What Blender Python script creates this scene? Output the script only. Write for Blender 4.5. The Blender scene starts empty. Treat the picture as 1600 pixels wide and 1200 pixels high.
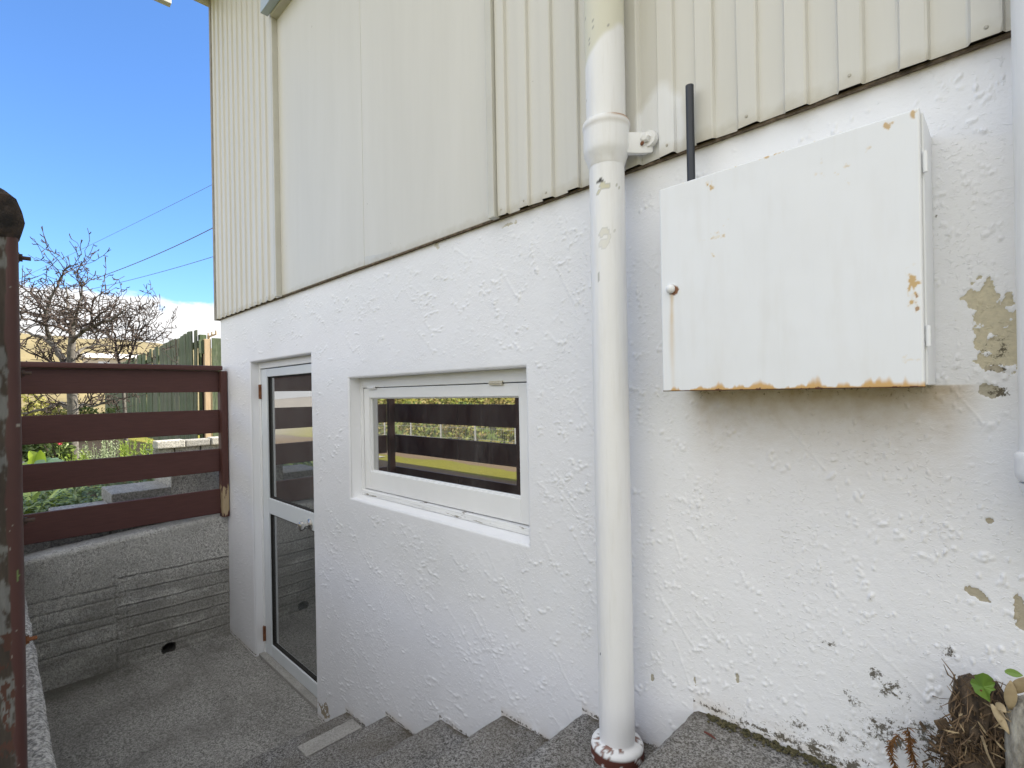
import bpy, bmesh, math, random
import numpy as np
from mathutils import Vector, Matrix

S = bpy.context.scene
COL = S.collection
rnd = random.Random(11)
rng = np.random.default_rng(5)
PI = math.pi

# ------------------------------------------------------------------ camera
CAM = Vector((0.0, -1.266, 1.80))
YAW, PITCH, ROLL = math.radians(44.554), math.radians(0.0148), math.radians(-1.0448)
F, CX, CY = 797.61, 796.06, 613.25          # focal length / principal point, 1600 x 1200 units
fw = Vector((-math.sin(YAW)*math.cos(PITCH), math.cos(YAW)*math.cos(PITCH), math.sin(PITCH)))
r0 = Vector((math.cos(YAW), math.sin(YAW), 0.0)); u0 = r0.cross(fw)
cr, sr = math.cos(ROLL), math.sin(ROLL)
rt = r0*cr + u0*sr
up = u0*cr - r0*sr
cd = bpy.data.cameras.new('camera')
cam = bpy.data.objects.new('camera', cd); COL.objects.link(cam)
M3 = Matrix((rt, up, -fw)).transposed()
cam.matrix_world = Matrix.Translation(CAM) @ M3.to_4x4()
cd.sensor_width = 36.0; cd.lens = F/1600*36
cd.shift_x = (800-CX)/1600; cd.shift_y = (CY-600)/1600
cd.clip_start = 0.02; cd.clip_end = 2000
S.camera = cam

# ------------------------------------------------------------------ light
SUN_EL, SUN_AZ = math.radians(37), (0.32, 0.95)     # direction towards the sun (x, y): behind the house
_n = math.hypot(*SUN_AZ)
sdir = Vector((SUN_AZ[0]/_n*math.cos(SUN_EL), SUN_AZ[1]/_n*math.cos(SUN_EL), math.sin(SUN_EL)))
sd = bpy.data.lights.new('sun', 'SUN'); sd.energy = 4.2; sd.angle = math.radians(0.55); sd.color = (1.0, 0.91, 0.76)
so = bpy.data.objects.new('sun', sd); COL.objects.link(so)
so.rotation_euler = sdir.to_track_quat('Z', 'Y').to_euler(); so.location = (0, 5, 20)

W = bpy.data.worlds.new("World"); S.world = W; W.use_nodes = True
SKY_STRENGTH, CLOUD = 0.090, 0.235
def build_world():
    t = W.node_tree; t.nodes.clear()
    N = lambda k: t.nodes.new(k)
    L = t.links.new
    out = N('ShaderNodeOutputWorld')
    sky = N('ShaderNodeTexSky'); sky.sky_type = 'NISHITA'; sky.sun_disc = False
    sky.sun_elevation = SUN_EL; sky.sun_rotation = math.atan2(sdir.x, sdir.y)
    sky.air_density = 1.0; sky.dust_density = 0.0; sky.ozone_density = 10.0; sky.altitude = 0
    b1 = N('ShaderNodeBackground'); b1.inputs['Strength'].default_value = SKY_STRENGTH
    L(sky.outputs[0], b1.inputs['Color'])
    tc = N('ShaderNodeTexCoord'); sep = N('ShaderNodeSeparateXYZ'); L(tc.outputs['Generated'], sep.inputs[0])
    mp = N('ShaderNodeMapping'); mp.inputs['Scale'].default_value = (1, 1, 2.2); L(tc.outputs['Generated'], mp.inputs[0])
    n1 = N('ShaderNodeTexNoise'); n1.inputs['Scale'].default_value = 5.5; n1.inputs['Detail'].default_value = 7; n1.inputs['Roughness'].default_value = 0.55
    L(mp.outputs[0], n1.inputs['Vector'])
    # cloud bank: everything below a wavy top edge
    def math_(op, a, b=None, c=None):
        m = N('ShaderNodeMath'); m.operation = op
        for i, v in enumerate((a, b, c)):
            if v is None: continue
            if isinstance(v, (int, float)): m.inputs[i].default_value = v
            else: L(v, m.inputs[i])
        return m.outputs[0]
    top = math_('MULTIPLY_ADD', n1.outputs[0], 0.15, 0.080)
    d = math_('SUBTRACT', top, sep.outputs[2])
    rmp = N('ShaderNodeMapRange'); rmp.interpolation_type = 'SMOOTHSTEP'
    rmp.inputs['From Min'].default_value = -0.003; rmp.inputs['From Max'].default_value = 0.010
    L(d, rmp.inputs['Value'])
    mp2 = N('ShaderNodeMapping'); mp2.inputs['Scale'].default_value = (1, 1, 6); mp2.inputs['Location'].default_value = (3, 1, 0); L(tc.outputs['Generated'], mp2.inputs[0])
    n2 = N('ShaderNodeTexNoise'); n2.inputs['Scale'].default_value = 4.0; n2.inputs['Detail'].default_value = 5; L(mp2.outputs[0], n2.inputs['Vector'])
    cr_ = N('ShaderNodeValToRGB'); L(n2.outputs[0], cr_.inputs[0])
    cr_.color_ramp.elements[0].position = 0.35; cr_.color_ramp.elements[0].color = (0.86, 0.865, 0.875, 1)
    cr_.color_ramp.elements[1].position = 0.62; cr_.color_ramp.elements[1].color = (0.985, 0.985, 0.985, 1)
    b2 = N('ShaderNodeBackground'); L(cr_.outputs[0], b2.inputs['Color']); b2.inputs['Strength'].default_value = CLOUD
    # unseen cumulus added overhead to light the wall, thinning out towards the left
    dt = N('ShaderNodeVectorMath'); dt.operation = 'DOT_PRODUCT'; L(tc.outputs['Generated'], dt.inputs[0]); dt.inputs[1].default_value = (0.30, -0.62, 0.72)
    zz = math_('ADD', sep.outputs[2], 0.22)
    pr = N('ShaderNodeVectorMath'); pr.operation = 'DIVIDE'; L(tc.outputs['Generated'], pr.inputs[0])
    cmb = N('ShaderNodeCombineXYZ'); [L(zz, cmb.inputs[k]) for k in range(3)]; L(cmb.outputs[0], pr.inputs[1])
    n3 = N('ShaderNodeTexNoise'); n3.inputs['Scale'].default_value = 1.5; n3.inputs['Detail'].default_value = 7; n3.inputs['Roughness'].default_value = 0.55; L(pr.outputs[0], n3.inputs['Vector'])
    cov = N('ShaderNodeMapRange'); L(dt.outputs['Value'], cov.inputs['Value'])
    cov.inputs['From Min'].default_value = 0.30; cov.inputs['From Max'].default_value = 0.66; cov.inputs['To Min'].default_value = 0.72; cov.inputs['To Max'].default_value = 0.27
    cum = N('ShaderNodeMapRange'); cum.interpolation_type = 'SMOOTHSTEP'; L(math_('SUBTRACT', n3.outputs[0], cov.outputs[0]), cum.inputs['Value'])
    cum.inputs['From Min'].default_value = 0.0; cum.inputs['From Max'].default_value = 0.06
    msk = math_('MAXIMUM', rmp.outputs[0], cum.outputs[0])
    # clouds made brightest high opposite the wall, to lift its shaded lower part
    fl = N('ShaderNodeVectorMath'); fl.operation = 'DOT_PRODUCT'; L(tc.outputs['Generated'], fl.inputs[0]); fl.inputs[1].default_value = (0.15, -0.75, 0.64)
    fr = N('ShaderNodeMapRange'); L(fl.outputs['Value'], fr.inputs['Value']); fr.inputs['From Min'].default_value = 0.0; fr.inputs['From Max'].default_value = 0.75
    fr.inputs['To Min'].default_value = CLOUD*1.55; fr.inputs['To Max'].default_value = CLOUD*2.2
    L(fr.outputs[0], b2.inputs['Strength'])
    mx = N('ShaderNodeMixShader'); L(msk, mx.inputs[0]); L(b1.outputs[0], mx.inputs[1]); L(b2.outputs[0], mx.inputs[2])
    L(mx.outputs[0], out.inputs['Surface'])
build_world()
vs = S.view_settings
vs.view_transform = 'Standard'; vs.look = 'None'; vs.gamma = 1.0; vs.use_curve_mapping = False
vs.exposure = 1.78
S.cycles.max_bounces = 8; S.cycles.diffuse_bounces = 5

# ------------------------------------------------------------------ projection helpers (place things on real planes)
def ray(x, y): return fw + rt*((x-CX)/F) - up*((y-CY)/F)
def on_x(x, y, v): d = ray(x, y); return CAM + d*((v-CAM.x)/d.x)
def on_y(x, y, v): d = ray(x, y); return CAM + d*((v-CAM.y)/d.y)
def on_z(x, y, v): d = ray(x, y); return CAM + d*((v-CAM.z)/d.z)
def at_d(x, y, d): return CAM + ray(x, y)*d

# ------------------------------------------------------------------ object helpers
def empty(name, loc, label=None, cat=None, group=None, rz=0):
    o = bpy.data.objects.new(name, None); COL.objects.link(o)
    o.location = loc; o.rotation_euler = (0, 0, rz); o.empty_display_size = 0.1
    tag(o, label, cat, group); return o
def tag(o, label=None, cat=None, group=None, kind=None):
    if label: o['label'] = label
    if cat: o['category'] = cat
    if group: o['group'] = group
    if kind: o['kind'] = kind
    return o
def wloc(o):
    v = Vector((0, 0, 0))
    while o is not None: v = v + o.location; o = o.parent
    return v
class MB:
    def __init__(s): s.v = []; s.f = []
    def add(s, vs, fs):
        b = len(s.v); s.v += [tuple(v) for v in vs]; s.f += [tuple(b+i for i in f) for f in fs]; return s
    def box(s, x0, x1, y0, y1, z0, z1):
        return s.add([(x0,y0,z0),(x1,y0,z0),(x1,y1,z0),(x0,y1,z0),(x0,y0,z1),(x1,y0,z1),(x1,y1,z1),(x0,y1,z1)],
              [(0,3,2,1),(4,5,6,7),(0,1,5,4),(1,2,6,5),(2,3,7,6),(3,0,4,7)])
    def tube(s, pts, rad, n=8, cap=True):
        pts = [Vector(p) for p in pts]
        if isinstance(rad, (int, float)): rad = [rad]*len(pts)
        vs, fs = [], []; a = None
        for i, p in enumerate(pts):
            t = (pts[min(i+1, len(pts)-1)] - pts[max(i-1, 0)])
            t = t.normalized() if t.length > 1e-9 else Vector((0, 0, 1))
            if a is None:
                a = t.orthogonal().normalized()
            else:
                a = (a - t*a.dot(t)); a = a.normalized() if a.length > 1e-6 else t.orthogonal().normalized()
            b = t.cross(a)
            for k in range(n):
                q = 2*PI*k/n; vs.append(p + (a*math.cos(q) + b*math.sin(q))*rad[i])
        for i in range(len(pts)-1):
            for k in range(n):
                k2 = (k+1) % n; fs.append((i*n+k, i*n+k2, (i+1)*n+k2, (i+1)*n+k))
        if cap:
            fs.append(tuple(range(n-1, -1, -1))); fs.append(tuple((len(pts)-1)*n+k for k in range(n)))
        return s.add(vs, fs)
    def lathe(s, c, prof, n=32, axis='z'):
        vs, fs = [], []
        for (r, h) in prof:
            for k in range(n):
                q = 2*PI*k/n
                p = (r*math.cos(q), r*math.sin(q), h)
                if axis == 'y': p = (p[0], p[2], p[1])
                if axis == 'x': p = (p[2], p[0], p[1])
                vs.append((c[0]+p[0], c[1]+p[1], c[2]+p[2]))
        m = len(prof)
        for i in range(m-1):
            for k in range(n):
                k2 = (k+1) % n; fs.append((i*n+k, i*n+k2, (i+1)*n+k2, (i+1)*n+k))
        fs.append(tuple(range(n-1, -1, -1))); fs.append(tuple((m-1)*n+k for k in range(n)))
        return s.add(vs, fs)
    def prism(s, poly, y0, y1, axes='xz'):
        # polygon in two axes, extruded along the third
        n = len(poly); vs = []
        for w in (y0, y1):
            for (a, b) in poly:
                vs.append({'xz': (a, w, b), 'xy': (a, b, w), 'yz': (w, a, b)}[axes])
        fs = [tuple(range(n)), tuple(range(2*n-1, n-1, -1))]
        for i in range(n):
            j = (i+1) % n; fs.append((i, i+n, j+n, j))
        return s.add(vs, fs)
    def build(s, name, mat, parent=None, bevel=0.0, smooth=False, segs=2, origin=None):
        me = bpy.data.meshes.new(name)
        pv = wloc(parent) if parent is not None else Vector((0, 0, 0))
        if origin is None:
            a = np.array(s.v); lo, hi = a.min(0), a.max(0)
            origin = Vector(((lo[0]+hi[0])/2, (lo[1]+hi[1])/2, lo[2]))
        origin = Vector(origin)
        me.from_pydata([(v[0]-origin.x, v[1]-origin.y, v[2]-origin.z) for v in s.v], [], s.f)
        bm = bmesh.new(); bm.from_mesh(me)
        bmesh.ops.recalc_face_normals(bm, faces=bm.faces)
        if bevel > 0:
            es = [e for e in bm.edges if len(e.link_faces) == 2 and e.calc_face_angle(0) > 0.6]
            bmesh.ops.bevel(bm, geom=es, offset=bevel, segments=segs, affect='EDGES', profile=0.6)
        bm.to_mesh(me); bm.free()
        if smooth:
            me.polygons.foreach_set('use_smooth', [True]*len(me.polygons))
            try: me.set_sharp_from_angle(angle=math.radians(40))
            except Exception: pass
        if mat:
            me.materials.append(mat)
            if any(n_.bl_idname == 'ShaderNodeAttribute' for n_ in mat.node_tree.nodes): me.attributes.new('stain', 'FLOAT_COLOR', 'POINT').data.foreach_set('color', np.zeros(len(me.vertices)*4, np.float32))
        o = bpy.data.objects.new(name, me); COL.objects.link(o)
        if parent is not None: o.parent = parent
        o.location = origin - pv
        return o
def raw_obj(name, verts, quads, mat, parent=None, smooth=True, attr=None):
    """big mesh straight from numpy; attr = {name: (n,4) colours}"""
    me = bpy.data.meshes.new(name)
    verts = np.asarray(verts, np.float32); quads = np.asarray(quads, np.int32)
    me.vertices.add(len(verts)); me.vertices.foreach_set('co', verts.ravel())
    me.loops.add(quads.size); me.loops.foreach_set('vertex_index', quads.ravel())
    me.polygons.add(len(quads)); k = quads.shape[1]
    me.polygons.foreach_set('loop_start', np.arange(0, quads.size, k, dtype=np.int32))
    me.polygons.foreach_set('loop_total', np.full(len(quads), k, np.int32))
    me.polygons.foreach_set('use_smooth', np.full(len(quads), smooth))
    me.update(calc_edges=True)
    if attr:
        for nm, arr in attr.items():
            a = me.attributes.new(nm, 'FLOAT_COLOR', 'POINT'); a.data.foreach_set('color', np.asarray(arr, np.float32).ravel())
    if mat: me.materials.append(mat)
    o = bpy.data.objects.new(name, me); COL.objects.link(o)
    if parent is not None:
        o.parent = parent; o.location = -wloc(parent)
    return o
def dup(o, name=None, loc=None):
    c = o.copy(); COL.objects.link(c)
    if loc is not None: c.location = loc
    return c

# ------------------------------------------------------------------ numpy value noise
def vnoise(x, y, scale, seed=0):
    g = np.random.default_rng(seed).random((256, 256)).astype(np.float32)
    u = np.asarray(x)*scale; v = np.asarray(y)*scale
    iu = np.floor(u).astype(int); iv = np.floor(v).astype(int); fu = u-iu; fv = v-iv
    fu = fu*fu*(3-2*fu); fv = fv*fv*(3-2*fv)
    a = g[iu % 256, iv % 256]; b = g[(iu+1) % 256, iv % 256]; c = g[iu % 256, (iv+1) % 256]; d = g[(iu+1) % 256, (iv+1) % 256]
    return (a*(1-fu)+b*fu)*(1-fv) + (c*(1-fu)+d*fu)*fv
def fbm(x, y, scale, seed=0, oct=4):
    s = 0; amp = 1; tot = 0
    for i in range(oct):
        s = s + amp*vnoise(x, y, scale*2**i, seed+i); tot += amp; amp *= 0.5
    return s/tot
def sstep(a, b, x):
    t = np.clip((x-a)/(b-a), 0, 1); return t*t*(3-2*t)

# ------------------------------------------------------------------ materials
class NT:
    def __init__(s, name):
        s.m = bpy.data.materials.new(name); s.m.use_nodes = True; s.t = s.m.node_tree
        s.b = s.t.nodes['Principled BSDF']; s.tc = s.n('ShaderNodeTexCoord')
    def n(s, k): return s.t.nodes.new(k)
    def l(s, a, b): s.t.links.new(a, b)
    def setv(s, k, v):
        if hasattr(v, 'node'): s.l(v, s.b.inputs[k])
        else: s.b.inputs[k].default_value = v
    def noise(s, scale, detail=4, rough=0.55, stretch=(1,1,1), dist=0.0, coord='Object'):
        mp = s.n('ShaderNodeMapping'); mp.inputs['Scale'].default_value = stretch
        g = None
        if coord == 'World':
            g = s.n('ShaderNodeNewGeometry'); s.l(g.outputs['Position'], mp.inputs[0])
        else: s.l(s.tc.outputs[coord], mp.inputs[0])
        k = s.n('ShaderNodeTexNoise'); k.inputs['Scale'].default_value = scale; k.inputs['Detail'].default_value = detail
        k.inputs['Roughness'].default_value = rough; k.inputs['Distortion'].default_value = dist
        s.l(mp.outputs[0], k.inputs['Vector']); return k.outputs[0]
    def ramp(s, fac, stops):
        r = s.n('ShaderNodeValToRGB'); s.l(fac, r.inputs[0])
        el = r.color_ramp.elements
        while len(el) < len(stops): el.new(0.5)
        for e, (p, c) in zip(el, stops):
            e.position = p; e.color = (c, c, c, 1) if isinstance(c, (int, float)) else (*c, 1)
        return r.outputs[0]
    def mix(s, fac, a, b, mode='MIX'):
        m = s.n('ShaderNodeMix'); m.data_type = 'RGBA'; m.blend_type = mode
        for sock, v in ((m.inputs[0], fac), (m.inputs[6], a), (m.inputs[7], b)):
            if hasattr(v, 'node'): s.l(v, sock)
            elif isinstance(v, (int, float)): sock.default_value = v if sock == m.inputs[0] else (v, v, v, 1)
            else: sock.default_value = (*v, 1)
        return m.outputs[2]
    def math(s, op, a, b=0.0):
        m = s.n('ShaderNodeMath'); m.operation = op
        for i, v in enumerate((a, b)):
            if hasattr(v, 'node'): s.l(v, m.inputs[i])
            else: m.inputs[i].default_value = v
        return m.outputs[0]
    def bump(s, h, strength=0.3, dist=0.002, prev=None):
        b = s.n('ShaderNodeBump'); b.inputs['Strength'].default_value = strength; b.inputs['Distance'].default_value = dist
        s.l(h, b.inputs['Height'])
        if prev is not None: s.l(prev, b.inputs['Normal'])
        s.l(b.outputs[0], s.b.inputs['Normal']); return b.outputs[0]
    def attr(s, name):
        a = s.n('ShaderNodeAttribute'); a.attribute_name = name; return a
def simple(name, c1, c2=None, scale=8, rough=0.6, bump=0.0, bscale=60, bdist=0.002, stretch=(1,1,1), metallic=0.0, spec=0.5, coord='Object', lo=0.35, hi=0.65, sub=0.0):
    k = NT(name)
    if c2 is None: k.setv('Base Color', (*c1, 1))
    else: k.setv('Base Color', k.ramp(k.noise(scale, 5, 0.6, stretch, coord=coord), [(lo, c1), (hi, c2)]))
    k.setv('Roughness', rough); k.setv('Metallic', metallic); k.setv('Specular IOR Level', spec)
    if bump: k.bump(k.noise(bscale, 4, 0.6, stretch, coord=coord), bump, bdist)
    return k.m
def painted(name, base, rough=0.5, bump=0.25, bscale=220, bdist=0.001, spec=0.4, vary=0.05, streak=0.30):
    """paint whose stains are stored on the mesh as attribute 'stain' (rgb + amount)"""
    k = NT(name)
    n = k.noise(3.0, 5, 0.6)
    c = k.mix(k.ramp(n, [(0.3, 0.0), (0.7, 1.0)]), tuple(v*(1-vary) for v in base), base)
    sk = k.noise(9, 5, 0.65, (6, 6, 0.5)); c = k.mix(k.ramp(sk, [(0.52, 0.0), (0.78, streak)]), c, tuple(v*q for v, q in zip(base, (0.72, 0.69, 0.62))))
    a = k.attr('stain')
    k.setv('Base Color', k.mix(a.outputs['Alpha'], c, a.outputs['Color']))
    rr = k.math('MULTIPLY_ADD', a.outputs['Alpha'], 0.35); 
    rr.node.inputs[2].default_value = rough
    k.setv('Roughness', rr); k.setv('Specular IOR Level', spec)
    h = k.noise(bscale, 3, 0.5); k.bump(h, bump, bdist)
    return k.m
def wood_paint(name, base, bare, rough=0.55, axis=(1, 14, 14), chip=0.70, zpatch=None):
    k = NT(name)
    g = k.noise(10, 6, 0.65, axis)
    c = k.mix(k.ramp(g, [(0.25, 0.0), (0.75, 1.0)]), tuple(v*0.82 for v in base), tuple(v*1.15 for v in base))
    a = tuple(0.35*q if q > 1 else 1.0 for q in axis)
    f = k.noise(9, 6, 0.7, a)
    if zpatch:
        ge = k.n('ShaderNodeNewGeometry'); sp = k.n('ShaderNodeSeparateXYZ'); k.l(ge.outputs['Position'], sp.inputs[0])
        zz = k.math('ABSOLUTE', k.math('DIVIDE', k.math('SUBTRACT', sp.outputs[2], zpatch[0]), zpatch[1]))
        f = k.math('ADD', f, k.ramp(zz, [(0.3, zpatch[2]), (1.0, 0.0)]))
    m = k.ramp(f, [(chip, 0.0), (chip+0.02, 1.0)])
    k.setv('Base Color', k.mix(m, c, bare)); k.setv('Roughness', rough); k.setv('Specular IOR Level', 0.35)
    b = k.bump(g, 0.35, 0.002); k.bump(m, 0.6, -0.001, b)
    return k.m
def concrete(name, dark, light, stain, grain=260, gdist=0.003, gstr=0.8, big=2.2, stainamt=0.6, rough=0.9):
    k = NT(name)
    g = k.noise(grain, 3, 0.7)
    g2 = k.noise(grain*0.42, 4, 0.72)
    c = k.mix(k.ramp(g, [(0.40, 0.0), (0.60, 1.0)]), dark, light)
    c = k.mix(k.ramp(g2, [(0.36, 0.75), (0.49, 0.0)]), c, tuple(a*0.55 for a in dark)); c = k.mix(k.ramp(g2, [(0.54, 0.0), (0.66, 0.8)]), c, tuple(min(b*1.1, 0.8) for b in light))
    b = k.noise(big, 6, 0.65)
    c = k.mix(k.ramp(b, [(0.38, 0.0), (0.68, stainamt)]), c, stain)
    lg = k.noise(1.7, 6, 0.68, dist=0.6); c = k.mix(k.ramp(lg, [(0.34, 0.50), (0.56, 0.0)]), c, tuple(v*0.45 for v in stain)); sp = k.noise(grain*0.6, 2, 0.5); 
    c = k.mix(k.ramp(sp, [(0.73, 0.0), (0.75, 0.7)]), c, (0.55, 0.54, 0.5))
    a = k.attr('stain'); c = k.mix(a.outputs['Alpha'], c, a.outputs['Color'])
    k.setv('Base Color', c); k.setv('Roughness', rough); k.setv('Specular IOR Level', 0.25)
    bb = k.bump(g, gstr, gdist); k.bump(g2, 0.5, gdist*1.5, bb)
    return k.m
def leafm(name, c1, c2, rough=0.5, trans=0.25):
    k = NT(name)
    oi = k.n('ShaderNodeNewGeometry')
    c = k.ramp(oi.outputs['Random Per Island'], [(0.0, c1), (1.0, c2)])
    k.setv('Base Color', c); k.setv('Roughness', rough)
    t = k.n('ShaderNodeBsdfTranslucent'); k.l(c, t.inputs['Color'])
    mx = k.n('ShaderNodeMixShader'); mx.inputs[0].default_value = trans
    out = k.t.nodes['Material Output']
    k.l(k.b.outputs[0], mx.inputs[1]); k.l(t.outputs[0], mx.inputs[2]); k.l(mx.outputs[0], out.inputs[0])
    return k.m

def stucco_mat():
    k = NT('stucco_paint')
    n = k.noise(1.3, 5, 0.6)
    c = k.mix(k.ramp(n, [(0.3, 0.0), (0.7, 1.0)]), (0.765, 0.775, 0.805), (0.83, 0.84, 0.875))
    a = k.attr('stain'); x = k.attr('aux'); sp = k.n('ShaderNodeSeparateColor'); k.l(x.outputs['Color'], sp.inputs[0])
    fine = k.noise(330, 3, 0.6); mn = k.noise(120, 6, 0.72); mn2 = k.noise(420, 3, 0.6)
    c = k.mix(k.math('MULTIPLY', sp.outputs[0], k.ramp(k.noise(30, 4, 0.6), [(0.25, 0.55), (0.75, 1.0)])), c, (0.42, 0.315, 0.18))
    am = k.ramp(k.math('ADD', a.outputs['Alpha'], k.math('MULTIPLY', k.math('SUBTRACT', fine, 0.5), 0.7)), [(0.42, 0.0), (0.56, 1.0)])
    pc = k.mix(k.ramp(mn, [(0.35, 0.0), (0.7, 0.5)]), a.outputs['Color'], (0.33, 0.30, 0.23))
    c = k.mix(am, c, pc)
    mo = k.math('ADD', k.math('ADD', k.math('MULTIPLY', mn, 0.65), k.math('MULTIPLY', mn2, 0.35)), k.math('MULTIPLY', k.math('MULTIPLY', sp.outputs[1], k.ramp(k.noise(42, 4, 0.7), [(0.34, 0.35), (0.66, 1.45)])), 0.30))
    c = k.mix(k.ramp(mo, [(0.72, 0.0), (0.80, 0.92)]), c, (0.075, 0.062, 0.038))
    k.setv('Base Color', c)
    k.setv('Roughness', 0.55); k.setv('Specular IOR Level', 0.35)
    sg = k.math('MULTIPLY', k.ramp(k.noise(105, 3, 0.55, (1, 1, 1.25), 0.4), [(0.57, 0.0), (0.66, 1.0)]), k.ramp(k.noise(7, 4, 0.65), [(0.42, 0.0), (0.62, 1.0)]))
    b0 = k.bump(sg, 0.55, 0.0022)
    h = k.noise(260, 3, 0.55, (1, 1, 1.3)); h2 = k.noise(80, 3, 0.5, (1, 1, 1.3))
    b = k.bump(h, 0.38, 0.0014, b0); b = k.bump(h2, 0.25, 0.0035, b); k.bump(am, 0.5, -0.0008, b)
    return k.m
MT = {}
MT['stucco'] = stucco_mat()
MT['white'] = simple('white_gloss_paint', (0.79, 0.80, 0.81), (0.83, 0.84, 0.85), 6, 0.38, 0.12, 140)
MT['flaky'] = wood_paint('flaking_white_paint', (0.78, 0.79, 0.80), (0.26, 0.24, 0.21), 0.6, (0.5, 6, 22), 0.60)
MT['pipe'] = painted('white_pipe_paint', (0.81, 0.815, 0.825), 0.42, 0.30, 150, 0.0012)
MT['box'] = painted('white_enamel', (0.80, 0.82, 0.85), 0.36, 0.05, 60, 0.001, vary=0.02, streak=0.10)
MT['alu'] = simple('white_aluminium', (0.66, 0.70, 0.74), (0.70, 0.74, 0.77), 5, 0.35, 0.0)
MT['alu_win'] = simple('blue_grey_aluminium', (0.42, 0.50, 0.58), None, 5, 0.3)
MT['chrome'] = simple('satin_chrome', (0.62, 0.60, 0.57), None, 5, 0.22, metallic=1.0)
MT['rust'] = simple('rusty_steel', (0.10, 0.035, 0.015), (0.25, 0.10, 0.04), 60, 0.85, 0.5, 200)
MT['darkrust'] = simple('old_bolt_steel', (0.035, 0.028, 0.024), (0.09, 0.05, 0.035), 80, 0.7, 0.5, 200)
MT['black'] = simple('black_plastic', (0.018, 0.022, 0.030), None, 5, 0.38)
MT['gap'] = simple('black_gap', (0.012, 0.010, 0.009), None, 5, 0.9)
MT['redwood'] = wood_paint('red_brown_timber', (0.088, 0.036, 0.031), (0.36, 0.30, 0.26), 0.52, (14, 1, 14), 0.705)
MT['redwood_x'] = wood_paint('red_brown_timber_side', (0.070, 0.029, 0.025), (0.36, 0.30, 0.26), 0.52, (1, 14, 14), 0.735)
MT['redpost'] = wood_paint('red_brown_post', (0.085, 0.035, 0.029), (0.34, 0.25, 0.16), 0.5, (14, 14, 1), 0.70)
MT['charred'] = simple('rotten_black_timber', (0.010, 0.009, 0.009), (0.045, 0.030, 0.022), 30, 0.95, 0.9, 70, 0.01)
MT['paling'] = None
MT['post_new'] = simple('pale_timber', (0.42, 0.31, 0.19), (0.52, 0.40, 0.26), 6, 0.7, 0.3, 40, 0.003, (12, 12, 1))
MT['floor'] = concrete('landing_concrete', (0.14, 0.137, 0.13), (0.52, 0.51, 0.485), (0.27, 0.26, 0.24), 190, 0.004, 0.9, 1.8, 0.35)
MT['step'] = concrete('step_concrete', (0.045, 0.045, 0.046), (0.41, 0.405, 0.40), (0.20, 0.175, 0.135), 215, 0.004, 1.0, 3.0, 0.5)
MT['patch'] = concrete('smooth_mortar', (0.34, 0.33, 0.315), (0.46, 0.45, 0.43), (0.38, 0.37, 0.34), 300, 0.001, 0.4, 4.0, 0.4)
MT['kerb'] = concrete('kerb_concrete', (0.16, 0.16, 0.155), (0.80, 0.79, 0.77), (0.50, 0.49, 0.47), 110, 0.006, 1.0, 4.0, 0.4)
MT['endwall'] = concrete('board_marked_concrete', (0.27, 0.265, 0.245), (0.72, 0.71, 0.67), (0.36, 0.35, 0.32), 150, 0.005, 0.9, 2.6, 0.5)
MT['block'] = concrete('garden_concrete', (0.20, 0.20, 0.195), (0.48, 0.475, 0.455), (0.32, 0.31, 0.28), 120, 0.004, 0.8, 5.0, 0.45)
def cream_mat():
    k = NT('cream_steel')
    n = k.noise(2.2, 5, 0.6, (3, 1, 0.35))
    c = k.mix(k.ramp(n, [(0.3, 0.0), (0.7, 1.0)]), (0.595, 0.584, 0.538), (0.635, 0.624, 0.58))
    # repainted white area around the pipe bracket
    g = k.n('ShaderNodeNewGeometry'); sp = k.n('ShaderNodeSeparateXYZ'); k.l(g.outputs['Position'], sp.inputs[0])
    dx = k.math('MULTIPLY', k.math('SUBTRACT', sp.outputs[0], -0.655), 1.0)
    dz = k.math('MULTIPLY', k.math('SUBTRACT', sp.outputs[2], 2.475), 0.55)
    d = k.math('SQRT', k.math('ADD', k.math('MULTIPLY', dx, dx), k.math('MULTIPLY', dz, dz)))
    d = k.math('ADD', d, k.math('MULTIPLY', k.math('SUBTRACT', k.noise(14, 3, 0.5), 0.5), 0.03))
    m = k.ramp(d, [(0.062, 1.0), (0.075, 0.0)])
    # bare grey strip low on the flat panel next to its joint
    dx2 = k.math('SUBTRACT', sp.outputs[0], -2.17); dz2 = k.math('SUBTRACT', sp.outputs[2], 2.41)
    e = k.math('ADD', k.math('MULTIPLY', dx2, 0.10), dz2)
    e = k.math('ADD', e, k.math('MULTIPLY', k.math('SUBTRACT', k.noise(30, 3, 0.5), 0.5), 0.02))
    ins = k.math('MULTIPLY', k.math('MULTIPLY', k.math('GREATER_THAN', dx2, -0.014), k.math('LESS_THAN', dx2, 0.40)), k.math('LESS_THAN', e, 0.045))
    c = k.mix(k.math('MULTIPLY', ins, 0.6), c, (0.52, 0.53, 0.53))
    c = k.mix(m, c, (0.74, 0.75, 0.76))
    ws = k.noise(7, 6, 0.7, (7, 1, 0.30)); c = k.mix(k.ramp(ws, [(0.52, 0.0), (0.80, 0.10)]), c, (0.47, 0.455, 0.40))
    dz3 = k.math('SUBTRACT', sp.outputs[2], 2.412); dl = k.math('ADD', dz3, k.math('MULTIPLY', k.math('SUBTRACT', k.noise(24, 4, 0.6), 0.5), 0.05)); c = k.mix(k.ramp(dl, [(0.0, 0.55), (0.035, 0.0)]), c, (0.40, 0.36, 0.27))
    f = k.noise(26, 4, 0.6); c = k.mix(k.ramp(f, [(0.755, 0.0), (0.775, 0.8)]), c, (0.28, 0.27, 0.22))
    k.setv('Base Color', c); k.setv('Roughness', 0.42); k.setv('Specular IOR Level', 0.4)
    k.bump(k.noise(7, 3, 0.5, (1, 1, 0.2)), 0.12, 0.01)
    return k.m
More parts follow.
